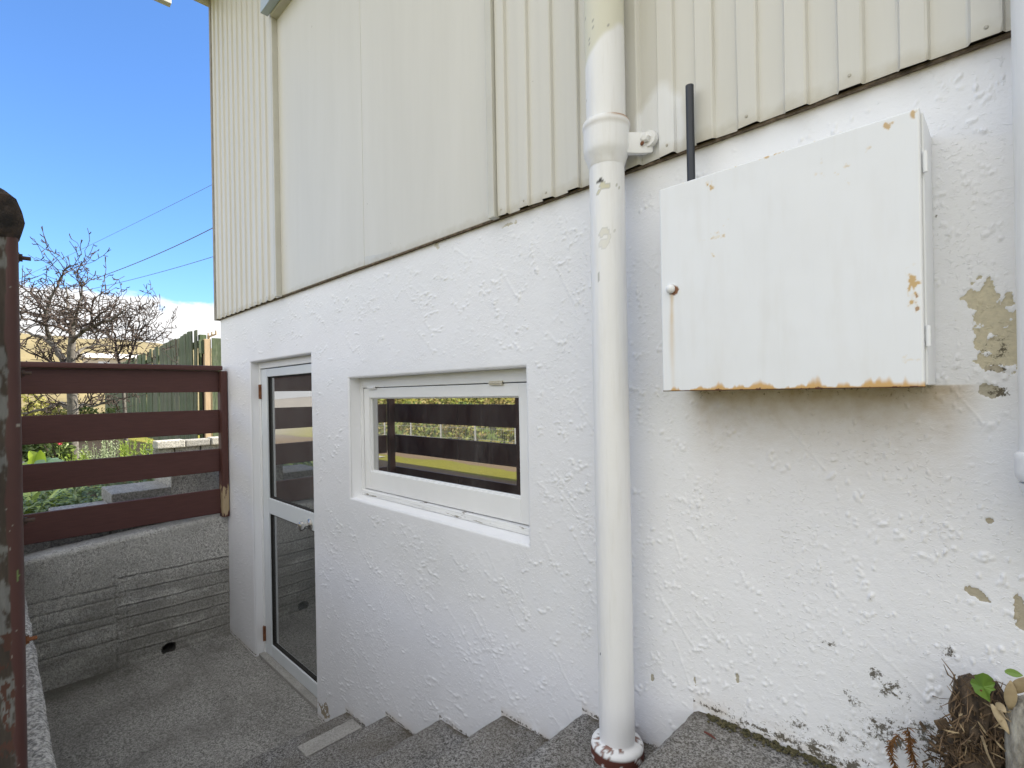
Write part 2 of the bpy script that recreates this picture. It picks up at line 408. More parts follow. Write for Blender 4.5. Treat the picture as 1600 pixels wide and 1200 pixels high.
MT['cream'] = cream_mat()
MT['cream_trim'] = simple('cream_trim_paint', (0.51, 0.50, 0.45), (0.57, 0.565, 0.515), 4, 0.45, 0.15, 40)
MT['brown_edge'] = simple('weathered_corner', (0.20, 0.18, 0.15), (0.34, 0.32, 0.28), 20, 0.7, 0.3, 60, 0.002, (6, 6, 1))
def glass_mat(name, ior=2.3, tint=(0.010, 0.012, 0.013)):
    k = NT(name); k.setv('Base Color', (*tint, 1)); k.setv('Roughness', 0.015); k.setv('IOR', ior)
    k.bump(k.noise(2.2, 2, 0.4), 0.012, 0.02)
    dust = k.noise(6, 6, 0.7, (1, 1, 0.35)); sm = k.noise(55, 4, 0.7, (2, 1, 0.25))
    f = k.math('MULTIPLY', k.ramp(dust, [(0.40, 0.0), (0.75, 0.16)]), k.ramp(sm, [(0.3, 0.3), (0.7, 1.0)]))
    df = k.n('ShaderNodeBsdfDiffuse'); df.inputs[0].default_value = (0.42, 0.42, 0.40, 1)
    mx = k.n('ShaderNodeMixShader'); k.l(f, mx.inputs[0]); k.l(k.b.outputs[0], mx.inputs[1]); k.l(df.outputs[0], mx.inputs[2]); k.l(mx.outputs[0], k.t.nodes['Material Output'].inputs[0])
    return k.m
MT['glass'] = glass_mat('window_glass', 6.5)
MT['glass_door'] = glass_mat('door_glass', 5.2, (0.075, 0.083, 0.083))

def noise_mesh_jitter(o, amp, seed=0):
    r = np.random.default_rng(seed); me = o.data
    a = np.zeros(len(me.vertices)*3, np.float32); me.vertices.foreach_get('co', a)
    a += r.normal(0, amp, a.shape).astype(np.float32); me.vertices.foreach_set('co', a); me.update()

# ================================================================== GROUND, TERRAIN
def ground_h(x, y):
    h = np.full(np.shape(x), 0.93)
    d = np.clip((-y-2.0)/3.2, 0, 1); d = d*d*(3-2*d)
    side = np.clip((x+9.0)/4.0, 0, 1)
    h = h - 0.93*d
    h = h + np.clip((-y-9.8)/4.5, 0, 1)*2.6                 # bank under the hedge
    far = np.clip((-x-12)/70, 0, 1)
    h = h*(1-far*0.4) - 1.2*far + 0.10*(fbm(x, y, 0.5, 3)-0.5)*np.clip((np.abs(y+1)-2.5)/3, 0, 1)
    return h
WELL = (-4.45, -0.60, -1.45, 0.0)
HOUSE = (-4.40, 6.0, 0.0, 8.0)
xs = np.unique(np.concatenate([np.linspace(-300, -40, 27), np.linspace(-40, -14, 27), np.arange(-14, 6.01, 0.2), np.array([-4.45, -0.6, -4.40]), np.linspace(6, 60, 14), np.linspace(60, 300, 10)]).round(4))
ys = np.unique(np.concatenate([np.linspace(-300, -40, 20), np.linspace(-40, -14, 20), np.arange(-14, 8.01, 0.2), np.array([-1.45]), np.linspace(8, 60, 14), np.linspace(60, 300, 10)]).round(4))
GX, GY = np.meshgrid(xs, ys, indexing='ij')
GZ = ground_h(GX, GY)
vid = np.arange(GX.size).reshape(GX.shape)
xc = (xs[:-1]+xs[1:])/2; yc = (ys[:-1]+ys[1:])/2
XC, YC = np.meshgrid(xc, yc, indexing='ij')
keep = ~(((XC > WELL[0]) & (XC < WELL[1]) & (YC > WELL[2]) & (YC < WELL[3])) | ((XC > HOUSE[0]) & (XC < HOUSE[1]) & (YC > HOUSE[2]) & (YC < HOUSE[3])))
q = np.stack([vid[:-1, :-1], vid[1:, :-1], vid[1:, 1:], vid[:-1, 1:]], -1)[keep]
def ground_mat():
    k = NT('ground_cover')
    g = k.noise(40, 4, 0.7, coord='World'); b = k.noise(0.8, 4, 0.6, coord='World')
    grass = k.mix(g, (0.12, 0.125, 0.022), (0.27, 0.25, 0.05))
    soil = k.mix(g, (0.10, 0.075, 0.05), (0.28, 0.21, 0.14))
    dry = k.mix(g, (0.13, 0.105, 0.035), (0.25, 0.20, 0.075))
    geo = k.n('ShaderNodeNewGeometry'); sp = k.n('ShaderNodeSeparateXYZ'); k.l(geo.outputs['Position'], sp.inputs[0])
    # bed of bare soil along the wire fence, lawn elsewhere, dry grass far to the left
    yb = k.math('ADD', sp.outputs[1], k.math('MULTIPLY', k.math('SUBTRACT', b, 0.5), 0.8))
    bed = k.math('MULTIPLY', k.math('LESS_THAN', yb, -7.0), k.math('GREATER_THAN', yb, -9.6))
    c = k.mix(bed, grass, soil)
    nearbed = k.math('MULTIPLY', k.math('GREATER_THAN', yb, -2.3), k.math('LESS_THAN', yb, 0.9))
    c = k.mix(nearbed, c, soil)
    fx = k.ramp(k.math('MULTIPLY', sp.outputs[0], -0.01), [(0.22, 0.0), (0.32, 1.0)])
    wy = k.ramp(k.math('ADD', k.math('ADD', sp.outputs[1], k.math('MULTIPLY', sp.outputs[0], -0.12)), 1.0), [(0.0, 0.0), (1.0, 1.0)])
    gravel = k.mix(g, (0.14, 0.13, 0.115), (0.34, 0.32, 0.29))
    c = k.mix(fx, c, k.mix(wy, gravel, dry))
    k.setv('Base Color', c); k.setv('Roughness', 0.95); k.setv('Specular IOR Level', 0.15)
    k.bump(g, 0.9, 0.03)
    return k.m
MT['ground'] = ground_mat()
gnd = raw_obj('ground', np.stack([GX, GY, GZ], -1).reshape(-1, 3), q, MT['ground']); gnd['kind'] = 'structure'

# golden hill far to the left
def hill():
    az = np.linspace(math.radians(55), math.radians(112), 90)   # angle from +Y towards -X
    rr = np.linspace(90, 260, 24)
    A, Rr = np.meshgrid(az, rr, indexing='ij')
    x = -np.sin(A)*Rr; y = np.cos(A)*Rr
    prof = np.sin(np.clip((Rr-90)/120, 0, 1)*PI/2)
    hh = 0.8 + sstep(math.radians(105), math.radians(90), A)*prof*(13.5 + 7*fbm(A*8, Rr*0, 1.0, 21) + 3*fbm(x, y, 0.03, 4) + 6*np.clip((A-1.0)/1.0, 0, 1))
    v = np.stack([x, y, hh-1.6], -1).reshape(-1, 3)
    i = np.arange(A.size).reshape(A.shape)
    qq = np.stack([i[:-1, :-1], i[1:, :-1], i[1:, 1:], i[:-1, 1:]], -1).reshape(-1, 4)
    m = simple('dry_hill_grass', (0.14, 0.115, 0.05), (0.21, 0.17, 0.08), 0.12, 0.95, 0.5, 0.5, 0.6, coord='World')
    o = raw_obj('hill', v, qq, m); o['kind'] = 'structure'
hill()

# pale concrete path beyond the fence
def path():
    xs_ = np.linspace(-16, -6.6, 24); ys_ = np.linspace(-1.9, -0.95, 6)
    X, Y = np.meshgrid(xs_, ys_, indexing='ij'); Z = ground_h(X, Y) + 0.03
    i = np.arange(X.size).reshape(X.shape)
    qq = np.stack([i[:-1, :-1], i[1:, :-1], i[1:, 1:], i[:-1, 1:]], -1).reshape(-1, 4)
    o = raw_obj('path', np.stack([X, Y, Z], -1).reshape(-1, 3), qq, simple('path_concrete', (0.26, 0.25, 0.225), (0.34, 0.325, 0.30), 6, 0.9, 0.4, 80)); o['kind'] = 'structure'
path()
def road():
    xs_ = np.linspace(-40, -13, 40); ys_ = np.linspace(-6.6, -3.2, 10)
    X, Y = np.meshgrid(xs_, ys_, indexing='ij'); Z = ground_h(X, Y) + 0.02
    i = np.arange(X.size).reshape(X.shape)
    qq = np.stack([i[:-1, :-1], i[1:, :-1], i[1:, 1:], i[:-1, 1:]], -1).reshape(-1, 4)
    o = raw_obj('driveway', np.stack([X, Y, Z], -1).reshape(-1, 3), qq, simple('driveway_concrete', (0.28, 0.265, 0.24), (0.38, 0.365, 0.34), 1.5, 0.9, 0.4, 60)); o['kind'] = 'structure'
road()

# sunken landing slab
def landing():
    nx, ny = 120, 80
    X, Y = np.meshgrid(np.linspace(-4.40, -2.40, nx), np.linspace(-1.25, 0.12, ny), indexing='ij')
    Z = -0.004 + 0.006*(fbm(X, Y, 2.0, 9)-0.5) + 0.0025*(vnoise(X, Y, 60, 2)-0.5)
    st = np.zeros((nx, ny, 4)); st[..., :3] = (0.33, 0.325, 0.31)
    d = np.minimum(np.abs(Y-0.0), 9)
    # pale mortar smears in front of the door threshold
    a = sstep(0.60, 0.75, fbm(X, Y, 9, 31))*np.exp(-((Y+0.03)/0.10)**2)*(X > -3.9)*(X < -2.5)
    a2 = sstep(0.45, 0.7, fbm(X, Y, 7, 41))*np.exp(-((X+2.75)/0.14)**2 - ((Y+0.14)/0.10)**2)
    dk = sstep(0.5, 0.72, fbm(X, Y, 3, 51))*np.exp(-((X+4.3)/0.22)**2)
    st[..., 3] = np.clip(a*0.8+a2*0.9, 0, 0.85)
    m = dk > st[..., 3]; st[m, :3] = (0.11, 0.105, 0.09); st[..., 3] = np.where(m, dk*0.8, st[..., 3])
    i = np.arange(nx*ny).reshape(nx, ny)
    qq = np.stack([i[:-1, :-1], i[1:, :-1], i[1:, 1:], i[:-1, 1:]], -1).reshape(-1, 4)
    o = raw_obj('landing', np.stack([X, Y, Z], -1).reshape(-1, 3), qq, MT['floor'], attr={'stain': st.reshape(-1, 4)}); o['kind'] = 'structure'
landing()

# ================================================================== HOUSE
house = empty('house', (0, 0, 0), 'house side with white rough plastered base under cream ribbed cladding', 'house')
WIN = (-2.383, -1.170, 1.285, 1.886)
DOOR = (-3.770, -2.815, -0.02, 2.042)
CLAD_Z = 2.412

def px_x(X):      # image column of a wall point (used only for choosing the mesh density)
    v = np.stack([X, np.full_like(X, 1.266), np.zeros_like(X)], -1)
    z = v @ np.array(fw); return CX + F*(v @ np.array(rt))/z
def stucco_wall():
    Xd = np.linspace(-4.40, 0.35, 4001); P = px_x(Xd)
    dens = np.maximum(np.gradient(P, Xd)/1.45, 1/0.0065)            # lines per metre
    cum = np.concatenate([[0], np.cumsum((dens[1:]+dens[:-1])/2*np.diff(Xd))])
    n = int(cum[-1]); xs = np.interp(np.linspace(0, cum[-1], n), cum, Xd)
    def snap(a, vals):
        for v in vals: a[np.argmin(np.abs(a-v))] = v
        return np.sort(a)
    xs = snap(xs, [WIN[0], WIN[1], DOOR[0], DOOR[1]])
    zs = snap(np.arange(-0.1, 2.44, 0.0032), [WIN[2], WIN[3], DOOR[2], DOOR[3]])
    nx, nz = len(xs), len(zs)
    H = np.zeros((nx, nz), np.float32)
    R = np.random.default_rng(77)
    def blob(cx, cz, rx, rz, ang, h, p=1.0):
        r = max(rx, rz)*1.05
        i0, i1 = np.searchsorted(xs, (cx-r, cx+r)); j0, j1 = np.searchsorted(zs, (cz-r, cz+r))
        if i1 <= i0 or j1 <= j0: return
        dx = xs[i0:i1, None]-cx; dz = zs[None, j0:j1]-cz
        c, s = math.cos(ang), math.sin(ang)
        e = ((dx*c+dz*s)/rx)**2 + ((-dx*s+dz*c)/rz)**2
        g = (1.02 if cx > -0.9 else 1.10)*h*np.clip(1-e, 0, 1)**0.5
        H[i0:i1, j0:j1] = np.maximum(H[i0:i1, j0:j1], g)
    def clear(cx, cz):      # smoother bands round the openings
        for (a, b, c, d) in (WIN, DOOR):
            if a-0.05 < cx < b+0.05 and c-0.05 < cz < d+0.05: return False
        return 0.0 < cz < 2.38
    # trowel strokes: chains of ridges and lumps, falling to the right
    for _ in range(900):
        cx = R.uniform(-4.35, 0.3); cz = R.uniform(0.02, 2.38)
        low = cz < 1.35; near = cx > -0.9
        ridge = R.random() < (0.75 if (low and not near) else 0.14 if near else 0.35)
        ang = math.radians(R.normal(-50 if ridge else -40, 7 if ridge else 16))
        ln = R.uniform(0.06, 0.17) if ridge else R.uniform(0.03, 0.12)
        steps = int(ln/0.004); x, z = cx, cz; lump = R.uniform(0.1, 1.0)*(0.5 if ridge else 1.0)
        hh = R.uniform(0.0012, 0.0024)
        for k in range(steps):
            ang = max(min(ang+R.normal(0, 0.02 if ridge else 0.2), 0.15), -1.5)
            x += math.cos(ang)*0.004; z += math.sin(ang)*0.004
            if not clear(x, z): continue
            if ridge and R.random() < 0.93: blob(x+R.normal(0, .0004), z, 0.0050, 0.0019*R.uniform(.7, 1.4), ang, hh*R.uniform(.7, 1.15))
            if R.random() < 0.42*lump:
                r = R.uniform(0.0018, 0.0048)
                blob(x+R.normal(0, 0.007), z+R.normal(0, 0.007), r*R.uniform(1, 2.0), r, R.uniform(0, PI), R.uniform(0.0012, 0.0036))
        m = int(R.integers(2, 7 if near else 13)); a2 = R.uniform(-0.4, 0.9)
        for k in range(m):
            xx = x+math.cos(a2)*0.007*k+R.normal(0, 0.006); zz = z+math.sin(a2)*0.006*k+R.normal(0, 0.006)
            if clear(xx, zz):
                r = R.uniform(0.0020, 0.0046); blob(xx, zz, r*R.uniform(1, 2.2), r, a2+R.normal(0, 0.7), R.uniform(0.0015, 0.0042))
    for _ in range(16000):      # spatter
        cx = R.uniform(-4.38, 0.33); cz = R.uniform(0.01, 2.39)
        if not clear(cx, cz): continue
        if vnoise(np.array(cx), np.array(cz), 7, 8) < 0.45 and R.random() < 0.75: continue
        r = R.uniform(0.0014, 0.0036); blob(cx, cz, r*R.uniform(1, 2.2), r, R.uniform(0, PI), R.uniform(0.0008, 0.0026))
    X, Z = np.meshgrid(xs, zs, indexing='ij')
    # soften a little and add broad unevenness
    Hs = H.copy(); Hs[1:-1, 1:-1] = 0.68*H[1:-1, 1:-1] + 0.08*(H[2:, 1:-1]+H[:-2, 1:-1]+H[1:-1, 2:]+H[1:-1, :-2])
    Y = -Hs - 0.0022*(fbm(X, Z, 2.2, 5)-0.5) - 0.0010*(fbm(X, Z, 45, 6, 3)-0.5)
    edge = np.ones_like(X)
    for (a, b, c, d) in (WIN, DOOR):
        dd = np.maximum(np.maximum(a-X, X-b), np.maximum(c-Z, Z-d)); edge = np.minimum(edge, sstep(0.0, 0.02, dd))
        rim = np.clip(1-dd/0.010, 0, 1)*(dd > -0.001); Y = Y + 0.006*rim**2        # rounded arris
    # ---- stains: colour + amount
    st = np.zeros((nx, nz, 4), np.float32); aux = np.zeros((nx, nz, 4), np.float32)
    def wash(m): aux[..., 0] = np.maximum(aux[..., 0], np.clip(m, 0, 1))
    def mould_(m): aux[..., 1] = np.maximum(aux[..., 1], np.clip(m, 0, 1))
    def paint(mask, col):
        m = np.clip(mask, 0, 1)
        keep = m > st[..., 3]*0.999
        st[keep, :3] = col; st[..., 3] = np.maximum(st[..., 3], m)
    nz1 = fbm(X, Z, 75, 12, 4); nz2 = fbm(X, Z, 26, 15, 4); nz3 = fbm(X, Z, 210, 18, 3)
    def patch(cx, cz, rx, rz, col, amt=0.95, rough=0.9, soft=0.06, ang=0.0):
        c, s = math.cos(ang), math.sin(ang); dx, dz = X-cx, Z-cz
        d = np.sqrt(((dx*c+dz*s)/rx)**2+((-dx*s+dz*c)/rz)**2) + rough*((nz1*0.6+nz2*0.4)-0.5)*4.0
        m = sstep(1.25, 0.75, d)*amt; paint(m, col); return d
    tan = (0.60, 0.545, 0.40); grey = (0.42, 0.375, 0.285); mould = (0.07, 0.065, 0.045)
    tg = (0.44, 0.41, 0.33)
    # yellowish dirt washed below the meter box and a black speckle just under it
    d = np.exp(-np.clip(1.79-Z, 0, 9)/0.10)*(Z < 1.80)*sstep(-0.63, -0.54, X)*sstep(-0.02, -0.10, X)
    wash(1.0*d)
    d = np.exp(-np.clip(1.79-Z, 0, 9)/0.045)*(Z < 1.80)*sstep(-0.61, -0.57, X)*sstep(-0.08, -0.11, X)
    mould_(0.56*d)
    # grime line under the cladding
    d = np.exp(-np.clip(CLAD_Z-Z, 0, 9)/0.010)
    wash(np.clip(d*1.0*(0.3+1.1*nz2), 0, 0.9))
    for (px, py, sx, sz) in ((797, 350, 0.028, 0.008), (683, 383, 0.014, 0.012)):
        p = on_y(px, py, 0); patch(p.x, p.z, sx, sz, (0.62, 0.59, 0.50), 0.62)
    # bare patches where paint has come off
    for (px, py, sx, sz, col, ang) in ((1555, 495, 0.036, 0.050, tan, 0.2), (1572, 535, 0.034, 0.052, tan, 0.5), (1528, 475, 0.014, 0.016, tan, 0), (1590, 520, 0.03, 0.06, tan, 0),
                              (1525, 926, 0.013, 0.0065, grey, -0.5), (1603, 962, 0.010, 0.026, grey, 0), (1547, 814, 0.0045, 0.005, grey, 0),
                              (1085, 1062, 0.006, 0.020, tg, 0.2), (1153, 1060, 0.006, 0.010, tg, 0), (1020, 1058, 0.004, 0.010, tg, 0), (1553, 612, 0.016, 0.010, tg, 0.2), (1560, 577, 0.013, 0.007, grey, -0.2)):
        p = on_y(px, py, 0); patch(p.x, p.z, sx, sz, col, 0.95, ang=ang)
    # mildew
    def mild(px, py, sx, sz, amt, col=mould, th=0.56):
        p = on_y(px, py, 0)
        mould_(amt*0.92*np.exp(-((X-p.x)/sx)**2-((Z-p.z)/sz)**2))
    for (px, py, sx, sz, a) in ((1368, 1052, 0.022, 0.018, 1.25), (1392, 1078, 0.028, 0.028, 1.2), (1330, 1090, 0.03, 0.03, 0.9), (1296, 1006, 0.02, 0.012, 1.0), (1250, 1130, 0.04, 0.03, 0.9),
                         (1320, 1150, 0.07, 0.03, 1.0), (1400, 1150, 0.10, 0.05, 1.05), (1480, 1160, 0.08, 0.05, 1.2), (1485, 1025, 0.025, 0.03, 0.9), (1560, 575, 0.02, 0.012, 1.3), (1560, 612, 0.02, 0.014, 1.1), (1553, 545, 0.03, 0.03, 0.85), (1463, 340, 0.010, 0.09, 0.62), (1290, 1180, 0.25, 0.035, 1.1)):
        mild(px, py, sx, sz, a)
    # base of the wall along the steps and landing
    nose = [(-9, 0.0), (-2.477, 0.17), (-2.091, 0.317), (-1.687, 0.476), (-1.32, 0.651), (-0.96, 0.81), (-0.60, 0.985)]
    base = np.zeros(nx)
    for (x, z) in nose: base = np.where(xs >= x, z, base)
    hgt = Z-base[:, None]-0.01
    mould_(1.25*np.exp(-np.abs(hgt)/0.008)); wash(0.4*np.exp(-np.clip(hgt, 0, 9)/0.018)*sstep(0.3, 0.6, nz2))
    mould_(0.72*sstep(-0.75, -0.45, X)*np.exp(-np.clip(hgt, 0, 9)/0.07)); mould_(0.52*sstep(-0.40, -0.15, X)*np.exp(-((Z-1.16)/0.16)**2)); mould_(0.36*(X > -0.8)*np.exp(-((Z-1.3)/0.3)**2))
    patch(-2.72, 0.05, 0.05, 0.05, (0.34, 0.28, 0.20), 0.8, 1.2)
    patch(-4.36, 0.12, 0.035, 0.12, (0.36, 0.25, 0.12), 0.8, 0.8)
    patch(-4.33, 0.55, 0.02, 0.5, (0.45, 0.36, 0.22), 0.55, 0.8)
    Y = Y + 0.0016*sstep(0.42, 0.62, st[..., 3])
    # ---- faces
    i = np.arange(nx*nz).reshape(nx, nz)
    xm = (xs[:-1]+xs[1:])/2; zm = (zs[:-1]+zs[1:])/2
    XM, ZM = np.meshgrid(xm, zm, indexing='ij')
    hole = np.zeros(XM.shape, bool)
    for (a, b, c, d) in (WIN, DOOR): hole |= (XM > a) & (XM < b) & (ZM > c) & (ZM < d)
    qd = np.stack([i[:-1, :-1], i[1:, :-1], i[1:, 1:], i[:-1, 1:]], -1)[~hole]
    V = np.stack([X, Y, Z], -1).reshape(-1, 3)
    return raw_obj('stucco_wall', V, qd, MT['stucco'], house, attr={'stain': st.reshape(-1, 4), 'aux': aux.reshape(-1, 4)})
stucco_wall()
def smooth_stucco():
    k = NT('smooth_render'); k.setv('Base Color', (0.81, 0.82, 0.84, 1)); k.setv('Roughness', 0.55)
    k.bump(k.noise(160, 3, 0.5), 0.25, 0.001); return k.m
MT['reveal'] = smooth_stucco()
# reveals of the openings (start just behind the rounded arris)
b = MB()
x0, x1, z0, z1 = WIN
t = 0.10
for (a, c) in (((x0-t, x0), None), ((x1, x1+t), None)): b.box(a[0], a[1], 0.0075, 0.30, z0-0.10, z1+0.10)
b.box(x0-0.0, x1, 0.0075, 0.30, z1, z1+0.10)
b.add([(x0, 0.0065, z0-0.004), (x1, 0.0065, z0-0.004), (x1, 0.075, z0+0.016), (x0, 0.075, z0+0.016), (x0, 0.0065, z0-0.10), (x1, 0.0065, z0-0.10), (x1, 0.075, z0-0.10), (x0, 0.075, z0-0.10)],
      [(0,1,2,3), (4,7,6,5), (0,4,5,1), (3,2,6,7), (0,3,7,4), (1,5,6,2)])
b.build('window_reveal', MT['reveal'], house)
b = MB(); x0, x1, z0, z1 = DOOR
b.box(x0-t, x0, 0.0075, 0.30, -0.1, z1+0.1); b.box(x1, x1+t, 0.0075, 0.30, -0.1, z1+0.1); b.box(x0, x1, 0.0075, 0.30, z1, z1+0.1)
b.build('door_reveal', MT['reveal'], house)
# masonry behind, other walls, floor between storeys
b = MB()
b.box(-4.39, -3.88, 0.012, 0.29, -0.1, 2.44); b.box(-2.71, -2.50, 0.012, 0.29, -0.1, 2.44); b.box(-1.06, 5.9, 0.012, 0.29, -0.1, 2.44)
b.box(-3.88, -2.71, 0.012, 0.29, 2.145, 2.44); b.box(-2.50, -1.06, 0.012, 0.29, 1.99, 2.44); b.box(-2.50, -1.06, 0.012, 0.29, -0.1, 1.18)
b.box(-4.39, 5.9, 0.30, 8.0, -0.1, 2.44)
b.box(-4.385, 5.9, 0.02, 7.9, 2.445, 4.95)
b.build('inner_wall', MT['reveal'], house)
# plain plaster farther right than the frame
b = MB(); b.box(0.35, 5.9, 0.0, 0.012, 0.5, 2.44); b.build('plain_wall', MT['reveal'], house)

# ---- ribbed sheet cladding
PITCH = 0.1014
def ribbed(xa, xb, z0, z1, name):
    pts = []
    k0 = math.floor((xa+0.003)/PITCH)-1; k1 = math.ceil((xb+0.003)/PITCH)+1
    yp, yr = -0.0265, -0.0165
    prof = []
    for k in range(k0, k1+1):
        e = -0.003 + k*PITCH             # right end of a proud pan
        prof += [(e-0.0485, yr), (e-0.0455, yr-0.0015), (e-0.0415, yp), (e-0.004, yp), (e-0.0005, yp+0.002), (e+0.0035, yr+0.001)]
    prof = [p for p in prof if xa < p[0] < xb]
    prof = [(xa, prof[0][1])] + prof + [(xb, prof[-1][1])]
    n = len(prof); V = []; Fc = []
    zz = [z0, z0+0.02, z0+0.2, (z0+z1)/2, z1]
    R = random.Random(int(xa*100)+7)
    for j, z in enumerate(zz):
        for (x, y) in prof: V.append((x+(R.uniform(-.0008, .0008) if j else 0), y+(R.uniform(-.0012, .0012) if j < 2 else R.uniform(-.0004, .0004)), z+(R.uniform(-0.0025, 0.0025) if j == 0 else 0)))
    m = len(zz)
    for j in range(m-1):
        for i in range(n-1): Fc.append((j*n+i, j*n+i+1, (j+1)*n+i+1, (j+1)*n+i))
    o = len(V)
    for (x, y, z) in list(V): V.append((x, y+0.0012, z))
    Fc += [tuple(o+i for i in reversed(f)) for f in Fc[:]]
    for i in range(n-1): Fc.append((i, o+i, o+i+1, i+1))
    return MB().add(V, Fc).build(name, MT['cream'], house)
ribbed(-4.405, -3.200, CLAD_Z, 5.0, 'ribbed_cladding')
ribbed(-1.266, 5.9, CLAD_Z, 5.0, 'ribbed_cladding')
R_ = random.Random(9); nail0 = None
nailm = simple('nail_heads', (0.30, 0.27, 0.22), (0.50, 0.48, 0.42), 90, 0.6)
for k in range(-43, 2):
    e = -0.003+k*PITCH
    if -3.2 < e-0.02 < -1.30 or (k % 2 and R_.random() < 0.6): continue
    p_ = Vector((e-0.022+R_.uniform(-.004, .004), -0.0265, CLAD_Z+0.020+R_.uniform(-.004, .004)))
    if nail0 is None: nail0 = MB().lathe((0, 0, 0), [(0.0034, 0.0), (0.0034, -0.0008), (0.0018, -0.0020)], 10, 'y').build('nail', nailm, house, origin=(0, 0, 0)); nail0.location = p_
    else: dup(nail0, loc=p_).parent = house
# flat panels and their cover strips
MB().box(-3.168, -2.1865, -0.013, 0.0, CLAD_Z+0.004, 4.10).build('flat_panel', MT['cream'], house, 0.002)
MB().box(-2.1835, -1.298, -0.0138, 0.0, CLAD_Z+0.002, 4.10).build('flat_panel', MT['cream'], house, 0.002)
MB().box(-3.200, -3.168, -0.046, 0.0, CLAD_Z-0.002, 4.13).build('cover_strip', MT['cream_trim'], house, 0.003)
MB().box(-1.298, -1.266, -0.040, 0.0, CLAD_Z-0.003, 4.30).build('cover_strip', MT['cream_trim'], house, 0.003)
MB().box(-4.442, -4.405, -0.034, 0.20, CLAD_Z-0.006, 4.97).build('corner_trim', MT['brown_edge'], house, 0.003)
MB().box(-4.40, 5.9, -0.0125, -0.0005, CLAD_Z-0.004, CLAD_Z+0.001).build('bottom_flashing', simple('dirty_flashing', (0.05, 0.036, 0.022), (0.20, 0.15, 0.10), 40, 0.9, 0.5, 120), house)
# dark packing strip and dirt lip under the cladding
MB().box(-4.40, 5.9, -0.0095, 0.0, CLAD_Z+0.006, CLAD_Z+0.03).build('packing_strip', simple('dark_packing', (0.03, 0.024, 0.018), (0.08, 0.06, 0.04), 60, 0.9), house)

# ---- basement window
win = empty('window', (-1.78, 0.07, 1.29)); win.parent = house; win.location = (-1.78, 0.07, 1.29)
wx0, wx1, wz0, wz1 = WIN
fr = MB()
fr.box(wx0, wx0+0.026, 0.062, 0.14, 1.298, wz1); fr.box(wx1-0.050, wx1, 0.062, 0.14, 1.298, wz1)
fr.box(wx0+0.026, wx1-0.050, 0.062, 0.14, 1.838, wz1)
fr.build('frame', MT['white'], win, 0.003)
MB().box(wx0+0.0265, wx1-0.0005, 0.050, 0.14, 1.297, 1.3235).build('sill', MT['flaky'], win, 0.004)
SX0, SX1, SZ0, SZ1 = -2.352, -1.222, 1.328, 1.8345
sa = MB()
sa.box(SX0, -2.303, 0.066, 0.105, SZ0, SZ1); sa.box(-1.266, SX1, 0.066, 0.105, SZ0, SZ1)
sa.box(-2.303, -1.266, 0.0665, 0.105, 1.786, SZ1); sa.box(-2.303, -1.266, 0.0665, 0.105, SZ0, 1.418)
sa.build('sash', MT['white'], win, 0.003)
gb = MB()   # putty bead
gb.box(-2.303, -2.296, 0.076, 0.098, 1.418, 1.786); gb.box(-1.272, -1.266, 0.076, 0.098, 1.418, 1.786)
gb.box(-2.296, -1.272, 0.076, 0.098, 1.781, 1.786); gb.box(-2.296, -1.272, 0.076, 0.098, 1.418, 1.424)
gb.build('glazing_bead', MT['white'], win, 0.002)
MB().box(-2.296, -1.272, 0.084, 0.088, 1.424, 1.781).build('pane', MT['glass'], win)
for cx in (-2.262, -1.375):
    h = MB(); h.box(cx-0.036, cx+0.036, 0.0575, 0.062, 1.829, 1.845)
    h.tube([(cx-0.036, 0.0575, 1.8375), (cx+0.036, 0.0575, 1.8375)], 0.0045, 10)
    h.build('hinge', MT['white'] if cx < -2 else simple('yellowed_hinge', (0.55, 0.50, 0.38), (0.68, 0.66, 0.58), 60, 0.5), win)
# black sheet standing in for the darkness of the room behind
MB().box(-2.45, -1.10, 0.20, 0.205, 1.2, 1.95).build('dark_room_sheet', MT['gap'], win)

# ---- aluminium door
door = empty('door', (0, 0, 0)); door.parent = house; door.location = (-3.3, 0.06, 0.0)
j = MB(); j.box(DOOR[0], -3.742, 0.055, 0.15, 0.0, 2.042); j.box(-2.845, DOOR[1], 0.055, 0.15, 0.0, 2.042); j.box(-3.742, -2.845, 0.055, 0.15, 1.998, 2.042)
j.build('jamb', MT['white'], door, 0.003)
DX0, DX1, DZ0, DZ1 = -3.737, -2.850, 0.018, 1.992
s_ = MB(); s_.box(DX0, -3.640, 0.060, 0.100, DZ0, DZ1); s_.build('stile', MT['alu'], door, 0.004)
s_ = MB(); s_.box(-2.930, DX1, 0.060, 0.100, DZ0, DZ1); s_.build('stile', MT['alu'], door, 0.004)
MB().box(-3.640, -2.930, 0.061, 0.099, 1.938, DZ1).build('rail', MT['alu'], door, 0.004)
MB().box(-3.640, -2.930, 0.0605, 0.099, 1.003, 1.108).build('rail', MT['alu'], door, 0.004)
MB().box(-3.640, -2.930, 0.061, 0.099, DZ0, 0.100).build('rail', MT['alu'], door, 0.004)
for (za, zb) in ((1.108, 1.938), (0.100, 1.003)):
    g = MB(); g.box(-3.640, -3.631, 0.070, 0.09, za, zb); g.box(-3.631, -2.930, 0.070, 0.09, zb-0.008, zb); g.box(-3.631, -2.930, 0.070, 0.09, za, za+0.007)
    g.build('gasket', MT['gap'], door)
    MB().box(-3.631, -2.930, 0.082, 0.088, za+0.007, zb-0.008).build('pane', MT['glass_door'], door)
for z in (1.838, 0.15):
    h = MB(); h.box(-3.758, -3.733, 0.050, 0.060, z-0.05, z+0.05); h.tube([(-3.741, 0.048, z-0.05), (-3.741, 0.048, z+0.05)], 0.006, 10)
    h.build('hinge', MT['rust'], door)
kn = MB(); kx, kz = -2.995, 1.035
